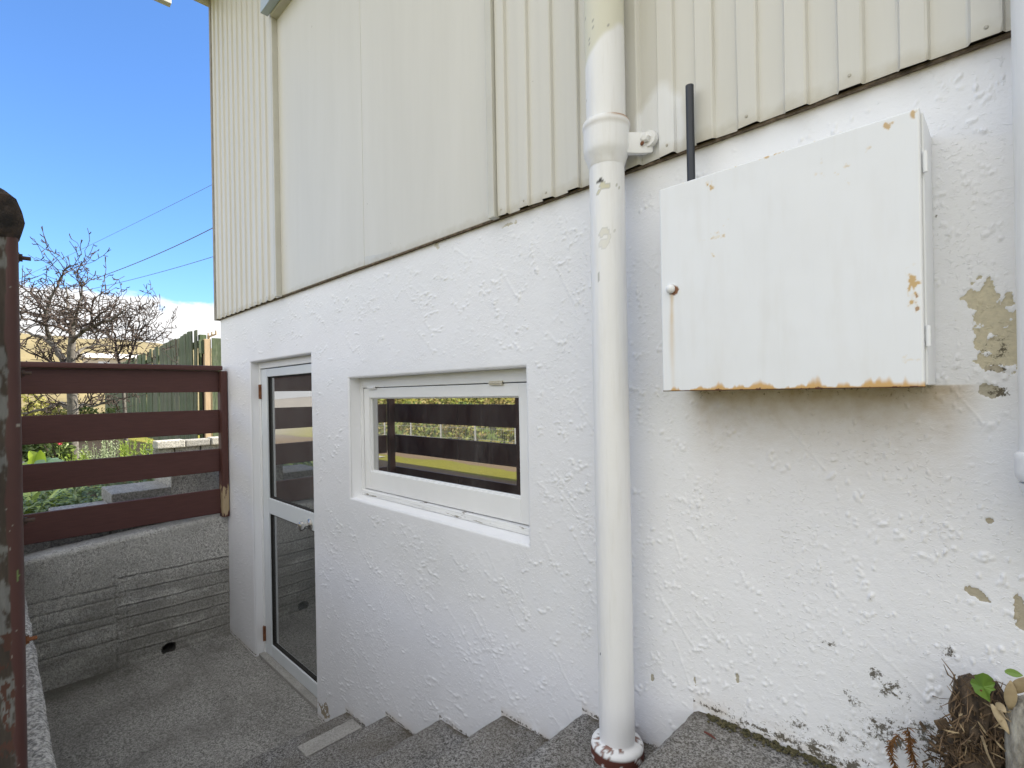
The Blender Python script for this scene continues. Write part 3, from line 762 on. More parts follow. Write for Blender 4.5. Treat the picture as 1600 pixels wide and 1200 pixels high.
kn.lathe((kx, 0.0605, kz), [(0.034, 0.0), (0.034, -0.006), (0.026, -0.012), (0.012, -0.016), (0.012, -0.036), (0.022, -0.040), (0.028, -0.052), (0.026, -0.064), (0.016, -0.070), (0.004, -0.071)], 28, 'y')
kn.build('knob', MT['chrome'], door, smooth=True)
MB().box(-3.76, -2.82, 0.02, 0.15, -0.02, 0.016).build('threshold', MT['patch'], door, 0.004)

# ---- upstairs window (only its lower corner shows)
uw = empty('upper_window', (0, 0, 0)); uw.parent = house; uw.location = (-2.2, 0, 4.13)
s_ = MB(); s_.prism([(-0.054, 4.128), (0.0, 4.146), (0.0, 4.098), (-0.054, 4.103)], -3.166, -1.25, 'yz'); s_.build('sill', MT['cream_trim'], uw, 0.003)
f_ = MB(); f_.box(-3.196, -3.150, -0.098, -0.002, 4.150, 4.93); f_.box(-1.30, -1.25, -0.098, -0.002, 4.150, 4.93); f_.box(-3.196, -1.25, -0.100, -0.055, 4.112, 4.150); f_.box(-3.150, -1.30, -0.098, -0.056, 4.150, 4.168); f_.box(-3.150, -1.30, -0.098, -0.002, 4.88, 4.93)
f_.build('frame', MT['alu_win'], uw, 0.004)
s2 = MB(); s2.box(-3.150, -3.125, -0.045, -0.01, 4.21, 4.87); s2.box(-3.15, -1.31, -0.045, -0.01, 4.205, 4.235); s2.build('sash', MT['alu_win'], uw, 0.003)
MB().box(-3.125, -1.31, -0.025, -0.021, 4.235, 4.88).build('pane', MT['glass_door'], uw)

# ---- roof
roof = MB(); roof.prism([(-0.5, 5.06), (8.4, 5.06), (8.4, 5.3), (3.9, 6.3), (-0.5, 5.2)], -4.44, 6.3, 'yz')
roof_o = roof.build('roof', simple('roof_steel', (0.16, 0.17, 0.18), (0.2, 0.21, 0.22), 4, 0.5), house)
cs = MT['cream_trim']
MB().box(-4.43, 5.9, -0.42, -0.002, 4.94, 5.058).build('soffit', cs, roof_o, 0.004)
MB().box(-4.47, -4.432, -0.42, 0.25, 4.876, 5.058).build('soffit_end', cs, roof_o, 0.004)
p = on_x(268, 6, -5.0)
MB().box(-5.06, -5.0, -0.62, p.y, p.z, 5.24).box(-5.0, 5.9, -0.62, -0.505, 5.08, 5.2).build('gutter', cs, roof_o, 0.004)

# ================================================================== DOWNPIPE
def pipe_paint(vs_count, ring_z, n, fn):
    pass
dp = empty('downpipe', (-0.772, -0.092, 0.835), 'white painted downpipe with socket joint running down the wall beside the meter box', 'downpipe')
PCX, PCY = -0.772, -0.092
def turned(name, prof, mat, parent, n=72, colour=None, cx=PCX, cy=PCY, lumpy=0.0, seed=1):
    pr = []
    for (a, b_) in zip(prof[:-1], prof[1:]):
        m = max(1, int(math.hypot(b_[0]-a[0], b_[1]-a[1])/0.006))
        for k in range(m): pr.append((a[0]+(b_[0]-a[0])*k/m, a[1]+(b_[1]-a[1])*k/m))
    pr.append(prof[-1]); pr = np.array(pr); m = len(pr)
    q_ = np.linspace(0, 2*PI, n, endpoint=False)
    T, I = np.meshgrid(q_, np.arange(m), indexing='xy')
    r = pr[I, 0]; z = pr[I, 1]
    r = r + lumpy*(fbm(np.cos(T)*3+9, z*8+np.sin(T)*3+9, 3.0, seed)-0.5)
    V = np.stack([cx+r*np.cos(T), cy+r*np.sin(T), z], -1).reshape(-1, 3)
    i = np.arange(m*n).reshape(m, n)
    qd = np.stack([i[:-1], np.roll(i, -1, 1)[:-1], np.roll(i, -1, 1)[1:], i[1:]], -1).reshape(-1, 4)
    st = np.zeros((m, n, 4))
    if colour: colour(st, T, z, r)
    return raw_obj(name, V, qd, mat, parent, attr={'stain': st.reshape(-1, 4)})
NRM = lambda T, z, s, sd: fbm(np.cos(T)*0.05*s+20, z*s+np.sin(T)*0.05*s+20, 1.0, sd)
def col_low(st, T, z, r):
    # a chip just under the joint, a rubbed band lower down
    def spot(ang, zc, w, h, col, amt=0.95, sd=3):
        d = np.sqrt((((T-ang+PI) % (2*PI)-PI)*0.047/w)**2+((z-zc)/h)**2)+1.1*(NRM(T, z, 60, sd)-0.5)*2
        m = d < 0.95; st[m, :3] = col; st[m, 3] = amt
    A = math.atan2(-1.174, 0.772)            # side that faces the camera
    spot(A-0.10, 2.335, 0.022, 0.012, (0.60, 0.58, 0.44)); spot(A-0.42, 2.350, 0.008, 0.006, (0.03, 0.03, 0.03))
    spot(A-0.2, 2.215, 0.026, 0.007, (0.66, 0.65, 0.58), 0.7, 9); spot(A-0.15, 2.19, 0.012, 0.013, (0.66, 0.65, 0.58), 0.5, 5); spot(A-0.6, 2.10, 0.002, 0.012, (0.30, 0.29, 0.27), 0.7, 7)
    spot(A-1.0, 1.10, 0.003, 0.007, (0.05, 0.05, 0.05))
turned('lower_pipe', [(0.047, 0.84), (0.047, 2.410)], MT['pipe'], dp, colour=col_low, lumpy=0.0012)
def col_sock(st, T, z, r):
    d = np.abs(z-2.520); a = np.clip(1-d/0.008, 0, 1)*sstep(0.35, 0.75, NRM(T, z, 25, 4)+0.35*np.cos(T-0.6))
    st[..., :3] = (0.30, 0.15, 0.05); st[..., 3] = np.clip(a*1.5, 0, 0.95)
    d2 = np.clip(1-np.abs(z-2.502)/0.006, 0, 1)*0.45*NRM(T, z, 20, 9); m = d2 > st[..., 3]; st[m, :3] = (0.45, 0.38, 0.28); st[m, 3] = d2[m]
    d3 = sstep(2.44, 2.40, z)*0.4*sstep(0.4, 0.7, NRM(T, z, 15, 19)); m = d3 > st[..., 3]; st[m, :3] = (0.48, 0.44, 0.36); st[m, 3] = d3[m]
turned('socket', [(0.0475, 2.400), (0.0505, 2.412), (0.060, 2.438), (0.061, 2.450), (0.061, 2.498), (0.0625, 2.502), (0.0635, 2.510), (0.0615, 2.519), (0.0545, 2.522), (0.053, 2.518)], MT['pipe'], dp, colour=col_sock, lumpy=0.001)
def col_up(st, T, z, r):
    edge = 2.70 + 0.05*np.sin(T*1.0+1.2) + 0.03*NRM(T, z, 12, 8)
    a = sstep(-0.01, 0.012, z-edge); st[..., :3] = (0.66, 0.65, 0.55); st[..., 3] = a
    m = (NRM(T, z, 70, 6) > 0.80) & (z < 2.9); st[m, :3] = (0.20, 0.19, 0.17); st[m, 3] = 0.8
turned('upper_pipe', [(0.0525, 2.515), (0.0525, 4.95)], MT['pipe'], dp, colour=col_up, lumpy=0.001)
# bracket arm to the cladding
br = MB()
a = Vector((PCX+0.045, PCY-0.01, 2.452)); bq = Vector((-0.676, -0.034, 2.472))
br.prism([(PCX+0.036, -0.105), (-0.690, -0.0475), (-0.672, -0.0345), (-0.668, -0.029), (-0.690, -0.030), (PCX+0.030, -0.075)], 2.428, 2.484, 'xy')
bro = br.build('bracket', MT['pipe'], dp, 0.004, True)
ear = MB(); ear.lathe((-0.676, -0.0285, 2.464), [(0.022, 0.0), (0.022, -0.010), (0.020, -0.013)], 24, 'y'); ear.build('bracket_ear', MT['pipe'], bro, smooth=True)
bo = MB(); bo.lathe((-0.680, -0.041, 2.466), [(0.0125, 0.0), (0.0125, -0.010), (0.009, -0.0135), (0.002, -0.014)], 6, 'y'); bo.build('bolt', MT['pipe'], bro)
bo = MB(); bo.lathe((-0.6875, -0.0515, 2.452), [(0.006, 0.0), (0.004, -0.002)], 9, 'y'); bo.build('rust_spot', MT['rust'], bro)
def col_fl(st, T, z, r):
    low = z < 0.8475; n = NRM(T, z, 60, 14)
    st[low, :3] = (0.11, 0.035, 0.025); st[low, 3] = np.where(n[low] > 0.33, 1.0, 0.0)
    ch = (~low) & (fbm(np.cos(T)*r*60+9, np.sin(T)*r*60+9, 1.0, 3) > 0.64); st[ch, :3] = (0.20, 0.08, 0.05); st[ch, 3] = 0.9
turned('base_flange', [(0.069, 0.800), (0.0705, 0.838), (0.0695, 0.850), (0.066, 0.8565), (0.050, 0.860), (0.0475, 0.862), (0.0470, 0.866)], MT['pipe'], dp, colour=col_fl, lumpy=0.002)

# right-hand downpipe with its shoe
rp = empty('downpipe', (0.055, -0.075, 1.5), 'white plastic downpipe with kicked out shoe at the right edge of the photo', 'downpipe')
def_x, def_y = 0.050, -0.075
turned('pipe', [(0.0435, 1.665), (0.0435, 4.95)], MT['pipe'], rp, cx=def_x, cy=def_y)
turned('shoe_socket', [(0.044, 1.640), (0.048, 1.645), (0.0495, 1.655), (0.0495, 1.683), (0.0465, 1.687), (0.0435, 1.688)], MT['pipe'], rp, cx=def_x, cy=def_y)
sh = MB(); sh.tube([(def_x, def_y, 1.646), (def_x+0.004, def_y, 1.628), (def_x+0.020, def_y-0.004, 1.600), (def_x+0.060, def_y-0.015, 1.560), (def_x+0.12, def_y-0.03, 1.515)], [0.047, 0.0455, 0.044, 0.0435, 0.0435], 40)
sh.build('shoe', MT['white'], rp, smooth=True)

# ================================================================== METER BOX
mb = empty('meter_box', (-0.35, -0.0, 1.796), 'white steel meter box with rust along the bottom edge of its door', 'meter box')
BX0, BX1, BZ0, BZ1, BYF = -0.595, -0.107, 1.796, 2.278, -0.140
MB().box(BX0+0.004, BX1+0.0035, -0.1265, -0.0015, BZ0+0.004, BZ1-0.004).build('case', MT['box'], mb, 0.002)
MB().box(BX0+0.012, BX1-0.006, -0.1285, -0.1265, BZ0+0.012, BZ1-0.012).build('door_gasket', MT['gap'], mb)
def lid():
    nx, nz = 420, 410
    # folded pan: front face with rolled edges
    us = np.linspace(0, 1, nx); wz_ = np.linspace(0, 1, nz)
    U, Wz = np.meshgrid(us, wz_, indexing='ij')
    X = BX0 + U*(BX1-BX0); Z = BZ0 + Wz*(BZ1-BZ0)
    e = np.minimum(np.minimum(X-BX0, BX1-X), np.minimum(Z-BZ0, BZ1-Z))
    Y = BYF + 0.003*np.clip(1-e/0.0030, 0, 1)**2 + 0.0035*(fbm(X, Z, 6, 2)-0.5)*np.clip(e/0.05, 0, 1)
    st = np.zeros((nx, nz, 4))
    n1 = fbm(X, Z, 30, 3, 4); n2 = fbm(X, Z, 90, 7, 4); n3 = fbm(X, Z, 12, 11, 3); na = fbm(X, Z*0+3, 26, 17, 4)
    x = X-BX0; z = Z-BZ0
    def pt(m, c):
        k = m > st[..., 3]*0.98; st[k, :3] = np.broadcast_to(c, st.shape[:2]+(3,))[k]; st[..., 3] = np.maximum(st[..., 3], np.clip(m, 0, 1))
    # rust crawling up from the bottom fold
    hgt = 0.0030 + 0.0085*np.clip((na-0.47)*3.2, 0, 1) + 0.005*np.clip((fbm(X, Z*0+5, 90, 23, 3)-0.45)*3, 0, 1) + 0.005*sstep(0.36, 0.48, x)
    core = sstep(hgt*0.75, hgt*0.25, z+0.010*(n2-0.5)); halo = sstep(hgt*1.9, hgt*0.6, z+0.014*(n1-0.5))
    grime = 0.07*sstep(0.45, 0.75, fbm(X, Z*0.35, 26, 41, 4))*np.exp(-z/0.25) + 0.04*sstep(0.5, 0.8, fbm(X, Z*0.2, 60, 44, 3)); pt(grime, (0.52, 0.46, 0.36))
    pt(halo*0.88, (0.60, 0.33, 0.06)); pt(core*0.97*sstep(0.36, 0.46, n2), (0.15, 0.045, 0.010)); pt(sstep(0.0022, 0.0012, z)*0.95, (0.14, 0.06, 0.025))
    # streak below the knob
    kx, kz = -0.568-BX0, 2.036-BZ0
    w = 0.004+0.003*n3
    s = np.exp(-((x-kx-0.001+0.002*np.sin(z*14))/w)**2)*(z < kz)*np.clip(0.25+0.75*(z/kz)**1.4, 0, 1)
    pt(s*0.72*(0.55+0.6*n1), (0.60, 0.40, 0.14))
    d = np.hypot(x-kx-0.005, z-kz+0.003)+0.012*(n2-0.5)
    pt(sstep(0.016, 0.010, d)*0.95, (0.20, 0.075, 0.02))
    # speckled spots
    def spk(cx, cz, rx, rz, th, col=(0.55, 0.36, 0.14)):
        g = np.exp(-((x-cx)/rx)**2-((z-cz)/rz)**2); v_ = n2*0.62+n1*0.38+0.16*g; gg = sstep(0.1, 0.45, g); pt(sstep(th-0.05, th+0.05, v_)*gg*0.45, (0.70, 0.56, 0.34)); pt(sstep(th, th+0.07, v_)*gg*0.85, col)
    spk(0.120, 0.455, 0.016, 0.016, 0.715); spk(0.135, 0.35, 0.03, 0.06, 0.755, (0.62, 0.50, 0.34)); spk(0.360, 0.42, 0.06, 0.04, 0.76, (0.62, 0.50, 0.34))
    spk(0.474, 0.178, 0.010, 0.035, 0.66, (0.55, 0.34, 0.09)); spk(0.480, 0.145, 0.004, 0.02, 0.63, (0.35, 0.18, 0.05)); spk(0.44, 0.466, 0.012, 0.008, 0.71); spk(0.465, 0.425, 0.006, 0.006, 0.69); spk(0.482, 0.474, 0.006, 0.008, 0.64); spk(0.47, 0.04, 0.015, 0.02, 0.72)
    spk(0.19, 0.480, 0.14, 0.004, 0.725)
    i = np.arange(nx*nz).reshape(nx, nz)
    qd = np.stack([i[:-1, :-1], i[1:, :-1], i[1:, 1:], i[:-1, 1:]], -1).reshape(-1, 4)
    V = np.stack([X, Y, Z], -1).reshape(-1, 3)
    # returns
    ring = np.concatenate([i[:, 0], i[-1, 1:], i[-2::-1, -1], i[0, -2:0:-1]])
    n0 = len(V); Vr = V[ring].copy(); Vr[:, 1] = -0.1290
    V = np.concatenate([V, Vr]); m = len(ring); k = np.arange(m)
    q2 = np.stack([ring[k], n0+k, n0+(k+1) % m, ring[(k+1) % m]], -1)
    s2 = st.reshape(-1, 4); s2 = np.concatenate([s2, s2[ring]])
    o = raw_obj('door', V, np.concatenate([qd, q2]), MT['box'], mb, attr={'stain': s2})
    try: o.data.set_sharp_from_angle(angle=math.radians(50))
    except Exception: pass
    return o
lido = lid()
for z in (2.185, 1.885):
    h = MB(); h.tube([(BX1+0.0055, -0.1315, z-0.018), (BX1+0.0055, -0.1315, z+0.018)], 0.0034, 12); h.box(BX1-0.001, BX1+0.0065, -0.1285, -0.114, z-0.008, z+0.008)
    h.build('hinge', MT['box'], mb)
k_ = MB(); k_.lathe((-0.568, BYF, 2.036), [(0.0095, 0.0), (0.0105, -0.003), (0.0100, -0.008), (0.007, -0.012), (0.002, -0.0135)], 20, 'y'); k_.build('knob', MT['white'], mb, smooth=True)
co = MB(); co.tube([(-0.555, -0.052, 2.20), (-0.555, -0.052, 2.546)], 0.0098, 20)
tag(co.build('conduit_pipe', MT['black'], smooth=True), 'black plastic conduit stub rising from behind the white meter box', 'conduit')
co_b = None

# ================================================================== STEPS
stp = empty('concrete_steps', (-1.5, -0.6, 0), 'flight of rough grey concrete steps along the foot of the white wall', 'steps')
NOSE = [(-2.477, 0.170), (-2.091, 0.317), (-1.687, 0.476), (-1.320, 0.651), (-0.960, 0.810), (-0.600, 0.974)]
def step(k):
    x0, z0 = NOSE[k]; x1 = NOSE[k+1][0]+0.03 if k < 5 else 0.45
    rise = 0.016 if k < 5 else 0.02
    nx, ny = max(12, int((x1-x0)/0.012)), 96
    us = np.linspace(0, 1, nx); ys_ = np.linspace(-1.20, 0.02, ny)
    U, Y = np.meshgrid(us, ys_, indexing='ij')
    X = x0 + U*(x1-x0)
    wear = 0.016*(fbm(Y*0+k*3, Y, 9, 60+k)-0.45)
    X = X + wear*np.clip(1-U*8, 0, 1) + 0.008*np.clip(1-U*8, 0, 1)*(-Y)
    Z = z0 + rise*U + 0.006*(fbm(X, Y, 5, 70+k)-0.5) + 0.004*(vnoise(X, Y, 55, 80+k)-0.5)
    Z = Z - 0.010*np.clip(1-(X-x0)/0.018, 0, 1)**2
    st = np.zeros((nx, ny, 4))
    dirt = sstep(0.45, 0.7, fbm(X, Y, 6, 90+k))*np.exp(-((1-U)/0.25)**2)*0.7
    moss = sstep(0.42, 0.62, fbm(X, Y, 28, 95+k)+0.18*np.exp(Y/0.02)-0.1)*np.exp(Y/0.02)
    st[..., :3] = (0.085, 0.068, 0.045); st[..., 3] = np.clip(np.maximum(dirt, moss*0.95), 0, 0.9)
    V = np.stack([X, Y, Z], -1).reshape(-1, 3)
    i = np.arange(nx*ny).reshape(nx, ny)
    qd = np.stack([i[:-1, :-1], i[1:, :-1], i[1:, 1:], i[:-1, 1:]], -1).reshape(-1, 4)
    ring = np.concatenate([i[:, 0], i[-1, 1:], i[-2::-1, -1], i[0, -2:0:-1]])
    n0 = len(V); Vr = V[ring].copy(); Vr[:, 2] = -0.12
    kk = np.arange(len(ring)); q2 = np.stack([ring[kk], n0+kk, n0+(kk+1) % len(ring), ring[(kk+1) % len(ring)]], -1)
    s2 = st.reshape(-1, 4); s2 = np.concatenate([s2, s2[ring]])
    o = raw_obj('step', np.concatenate([V, Vr]), np.concatenate([qd, q2]), MT['step'], stp, attr={'stain': s2})
    try: o.data.set_sharp_from_angle(angle=math.radians(50))
    except Exception: pass
for k in range(6): step(k)
rs = MB(); rs.box(-2.378, -2.280, -0.292, -0.016, 0.160, 0.1815); rs.build('repair_strip', MT['patch'], stp, 0.003)

# ================================================================== CONCRETE WALLS ROUND THE LANDING
def end_wall():
    root = empty('retaining_wall', (-4.37, -0.6, 0), 'dark board marked concrete wall with a drain hole at the end of the landing', 'wall')
    ny, nz = 250, 190
    ys_ = np.linspace(-1.30, -0.002, ny); wz_ = np.linspace(0, 1, nz)
    Y, Wz = np.meshgrid(ys_, wz_, indexing='ij')
    top = 0.915 + (Y+0.0)*0.075 + 0.012*(fbm(Y, Y*0, 8, 5)-0.5)
    Z = -0.05 + Wz*(top+0.05)
    zz = Z - 0.035*(Y) 
    h = 0.010*(fbm(Y, Z, 3, 7)-0.5) + 0.004*(fbm(Y, Z, 40, 9)-0.5)
    # board joints right of the pilaster, coarser ones left of it
    right = Y > -0.68
    for zc in (0.085, 0.165, 0.245, 0.325, 0.405, 0.50, 0.60):
        wob = 0.010*(fbm(Y, Y*0+zc*10, 5, 11)-0.5) - 0.02*(Y+0.4)
        a = sstep(0.35, 0.6, fbm(Y, Y*0+zc*7, 6, 13))
        h = h + right*a*0.0075*np.exp(-((Z-zc-wob)/0.0055)**2) - right*0.006*np.exp(-((Z-zc-wob+0.010)/0.006)**2)
    for zc in (0.19, 0.30, 0.36, 0.47, 0.55):
        wob = 0.016*(fbm(Y, Y*0+zc*10, 5, 14)-0.5)
        h = h - (~right)*0.007*np.exp(-((Z-zc-wob)/0.006)**2)
    for yc in (-0.70, -0.64): h = h - 0.007*np.exp(-((Y-yc-0.01*(fbm(Z, Z*0, 9, 3)-0.5))/0.006)**2)*(Z < 0.62)
    groove = np.zeros_like(Z)
    for zc in (0.085, 0.165, 0.245, 0.325, 0.405, 0.50, 0.60): groove = np.maximum(groove, right*np.exp(-((Z-zc+0.010-0.010*(fbm(Y, Y*0+zc*10, 5, 11)-0.5)+0.02*(Y+0.4))/0.007)**2))
    for zc in (0.19, 0.30, 0.36, 0.47, 0.55): groove = np.maximum(groove, (~right)*np.exp(-((Z-zc-0.016*(fbm(Y, Y*0+zc*10, 5, 14)-0.5))/0.008)**2))
    edge = np.clip(1-(top-Z)/0.03, 0, 1)
    h = h - 0.022*edge**2 - 0.010*edge*fbm(Y, Z, 25, 3)
    X = -4.300 + h
    d = np.hypot((Y+0.40)/1.15, Z-0.028)+0.012*(fbm(Y, Z, 50, 2)-0.5)
    X = X - 0.13*sstep(0.034, 0.026, d)
    st = np.zeros((ny, nz, 4)); n = fbm(Y, Z, 6, 33)
    a = sstep(0.66, 0.80, Z/top)*sstep(0.40, 0.60, fbm(Y, Z, 22, 8)+0.10*edge)
    st[..., :3] = (0.46, 0.455, 0.43); st[..., 3] = 0.35*a
    dk = sstep(0.52, 0.62, n)*np.exp(-np.clip(Z, 0, 9)/0.2)*0.5
    m = dk > st[..., 3]; st[m, :3] = (0.13, 0.125, 0.105); st[..., 3] = np.where(m, dk, st[..., 3])
    low_ = 0.50*sstep(0.70, 0.50, Z/top)*sstep(0.30, 0.55, fbm(Y, Z*3, 4, 61)); m = low_ > st[..., 3]; st[m, :3] = (0.17, 0.165, 0.145); st[..., 3] = np.maximum(st[..., 3], low_)
    gr = 0.50*groove*sstep(0.3, 0.5, fbm(Y, Z, 14, 63)); m = gr > st[..., 3]; st[m, :3] = (0.09, 0.086, 0.075); st[..., 3] = np.maximum(st[..., 3], gr)
    m = d < 0.040; st[m, :3] = (0.02, 0.018, 0.015); st[m, 3] = 0.9
    V = np.stack([X, Y, Z], -1).reshape(-1, 3); i = np.arange(ny*nz).reshape(ny, nz)
    qd = np.stack([i[:-1, :-1], i[1:, :-1], i[1:, 1:], i[:-1, 1:]], -1).reshape(-1, 4)
    # worn top running back
    n0 = len(V); e = i[:, -1]; Vt = V[e].copy(); Vt[:, 0] = -4.46; Vt[:, 2] += 0.006
    k = np.arange(ny-1); q2 = np.stack([e[k], e[k+1], n0+k+1, n0+k], -1)
    s2 = st.reshape(-1, 4); s2 = np.concatenate([s2, np.tile([[0.22, 0.215, 0.20, 0.5]], (ny, 1))])
    raw_obj('face', np.concatenate([V, Vt]), np.concatenate([qd, q2]), MT['endwall'], root, attr={'stain': s2})
    MB().box(-4.47, -4.44, -1.30, -0.004, -0.1, 0.80).build('backing', MT['endwall'], root)
end_wall()
def kerb_wall():
    nx, ny = 260, 40
    xs_ = np.linspace(-4.29, -0.45, nx); ys_ = np.linspace(-1.46, -1.168, ny)
    X, Y = np.meshgrid(xs_, ys_, indexing='ij')
    Yw = Y + (0.010*(fbm(X, X*0, 7, 3)-0.5))*(Y > -1.2)
    Z = 0.95 + 0.010*(fbm(X, Y, 6, 4)-0.5) + 0.006*(vnoise(X, Y, 70, 5)-0.5) - 0.02*np.clip(1-(-1.168-Y)/0.02, 0, 1)**2
    V = np.stack([X, Yw, Z], -1).reshape(-1, 3); i = np.arange(nx*ny).reshape(nx, ny)
    qd = np.stack([i[:-1, :-1], i[1:, :-1], i[1:, 1:], i[:-1, 1:]], -1).reshape(-1, 4)
    ring = np.concatenate([i[:, 0], i[-1, 1:], i[-2::-1, -1], i[0, -2:0:-1]]); n0 = len(V); Vr = V[ring].copy(); Vr[:, 2] = -0.1
    k = np.arange(len(ring)); q2 = np.stack([ring[k], n0+k, n0+(k+1) % len(ring), ring[(k+1) % len(ring)]], -1)
    st = np.zeros((len(V)+len(Vr), 4))
    o = raw_obj('kerb_wall', np.concatenate([V, Vr]), np.concatenate([qd, q2]), MT['kerb'], attr={'stain': st})
    tag(o, 'pale gritty concrete kerb under the peeling fence post', 'wall')
kerb_wall()

# ================================================================== RED-BROWN RAIL FENCES
RAILS = [(1.845, 2.004), (1.535, 1.711), (1.243, 1.414), (0.925, 1.109)]
ef = empty('rail_fence', (-4.30, -0.6, 0.92), 'red brown rail fence across the end of the landing against the white wall', 'fence')
for k, (a, b_) in enumerate(RAILS):
    m = MB(); m.box(-4.318, -4.293, -1.235, -0.052, a, b_); o = m.build('rail', MT['redwood'], ef, 0.004)
    noise_mesh_jitter(o, 0.0007, k)
MB().box(-4.365, -4.245, -1.25, -0.034, 2.0065, 2.042).build('cap_rail', MT['redwood'], ef, 0.008, True)
post = MB(); post.prism([(-4.325, -0.052), (-4.262, -0.052), (-4.248, -0.046), (-4.246, -0.006), (-4.325, -0.004)], 0.90, 2.003, 'xy'); post.build('post', wood_paint('worn_end_post', (0.085, 0.035, 0.029), (0.40, 0.31, 0.19), 0.55, (14, 14, 1), 0.70, (1.03, 0.16, 0.30)), ef, 0.003)

sf = empty('rail_fence', (-2.9, -1.31, 0.95), 'red brown side fence whose peeling near post stands at the left edge of the photo', 'fence')
for k, (a, b_) in enumerate(RAILS):
    for (xa, xb) in ((-4.40, -3.312), (-3.308, -1.42)):
        MB().box(xa, xb, -1.326, -1.300, a, b_).build('rail', MT['redwood_x'], sf, 0.004)
MB().box(-4.40, -1.52, -1.37, -1.262, 2.0065, 2.042).build('cap_rail', MT['redwood_x'], sf, 0.008)
for x in (-4.27, -2.555): MB().box(x-0.02, x+0.02, -1.2995, -1.235, 0.93, 2.003).build('post', MT['redpost'], sf, 0.006)
def near_post():
    X0, X1, Y0, Y1 = -1.535, -1.465, -1.2995, -1.2215
    # rounded square section swept up, with stored peeling paint
    sec = []
    rr = 0.017
    for (cx, cy, a0) in ((X1-rr, Y1-rr, 0), (X0+rr, Y1-rr, 90), (X0+rr, Y0+rr, 180), (X1-rr, Y0+rr, 270)):
        for k in range(9):
            q_ = math.radians(a0+90*k/8); sec.append((cx+rr*math.cos(q_), cy+rr*math.sin(q_)))
    # resample finely
    P = []
    for i in range(len(sec)):
        a, b_ = sec[i], sec[(i+1) % len(sec)]; n = max(1, int(math.hypot(b_[0]-a[0], b_[1]-a[1])/0.002))
        for k in range(n): P.append((a[0]+(b_[0]-a[0])*k/n, a[1]+(b_[1]-a[1])*k/n))
    P = np.array(P); n = len(P); zs_ = np.arange(0.93, 2.142, 0.0035); m = len(zs_)
    X = np.tile(P[:, 0], (m, 1)); Y = np.tile(P[:, 1], (m, 1)); Z = np.tile(zs_[:, None], (1, n))
    st = np.zeros((m, n, 4)); n1 = fbm(Y+X, Z, 18, 3, 5); n2 = fbm((Y+X)*3, Z, 50, 7, 4); n3 = fbm((X+Y)*6, Z*0.6, 60, 9, 3)
    # paint lost from the outer part of the face towards the camera
    f = (-1.2425 + 0.006*(n1-0.5)*2 - 0.003*np.sin(Z*5)) - Y
    peel = sstep(-0.0005, 0.001, f)*(X > X1-0.03)
    pale = sstep(0.50, 0.60, n1*0.6+n2*0.4)*0.8
    c = np.array([0.05, 0.04, 0.032])*(1-pale[..., None]) + np.array([0.17, 0.175, 0.17])*pale[..., None]
    c = c*(0.75+0.5*n3[..., None])
    low = sstep(1.40, 1.28, Z+0.1*(n1-0.5))*sstep(0.55, 0.62, n2)
    c = np.where((low > 0.5)[..., None], np.array([0.075, 0.036, 0.026]), c)
    st[..., :3] = c; st[..., 3] = peel
    chip = (n2*0.5+n3*0.5 > 0.70) & (peel < 0.5); st[chip, :3] = (0.32, 0.30, 0.26); st[chip, 3] = 0.8
    g = ((Z-1.44)/0.012)**2+((Y+1.232)/0.003)**2 < 1; st[g, :3] = (0.16, 0.24, 0.08); st[g, 3] = 0.9
    X = X - 0.0008*peel*(X > X1-0.02)
    V = np.stack([X, Y, Z], -1).reshape(-1, 3); i = np.arange(m*n).reshape(m, n)
    qd = np.stack([i[:-1], np.roll(i, -1, 1)[:-1], np.roll(i, -1, 1)[1:], i[1:]], -1).reshape(-1, 4)
    pm = painted('peeling_post_paint', (0.075, 0.031, 0.027), 0.5, 0.35, 40, 0.002, vary=0.25)
    po = raw_obj('post', V, qd, pm, sf, attr={'stain': st.reshape(-1, 4)}); po['label'] = 'post with peeling paint and a rotten black top'
    # rotten top
    c_ = MB(); R = random.Random(4)
    prof = [(2.138, 1.0, 0.0), (2.150, 1.10, 0.001), (2.175, 1.16, 0.0045), (2.20, 1.10, 0.003), (2.222, 1.0, 0.000), (2.238, 0.72, -0.006), (2.258, 0.30, -0.022)]
    rings = []
    vs_, fs_ = [], []
    N = 18
    for (z, s, dy) in prof:
        for k in range(N):
            q_ = 2*PI*k/N; ca, sa_ = math.cos(q_), math.sin(q_)
            e = (abs(ca)**4+abs(sa_)**4)**(-0.25)
            vs_.append((-1.50+0.037*s*ca*e+R.uniform(-.0015, .0015), -1.2605+0.0385*s*sa_*e+dy+R.uniform(-.0015, .0015), z+R.uniform(-.003, .003)))
    for j in range(len(prof)-1):
        for k in range(N): fs_.append((j*N+k, j*N+(k+1) % N, (j+1)*N+(k+1) % N, (j+1)*N+k))
    fs_.append(tuple((len(prof)-1)*N+k for k in range(N)))
    c_.add(vs_, fs_).build('rotten_top', MT['charred'], po)
    for (z, ln) in ((2.106, 0.013), (1.860, 0.011), (1.546, 0.012), (1.293, 0.012)):
        h = MB(); h.lathe((-1.50, -1.2225, z), [(0.011, 0), (0.011, 0.0025)], 16, 'y'); h.lathe((-1.50, -1.2200, z), [(0.0085, 0), (0.0085, 0.005)], 6, 'y'); h.lathe((-1.50, -1.2150, z), [(0.0042, 0), (0.0042, ln)], 10, 'y')
        h.build('bolt', MT['darkrust'] if z > 1.4 else MT['rust'], po)
near_post()

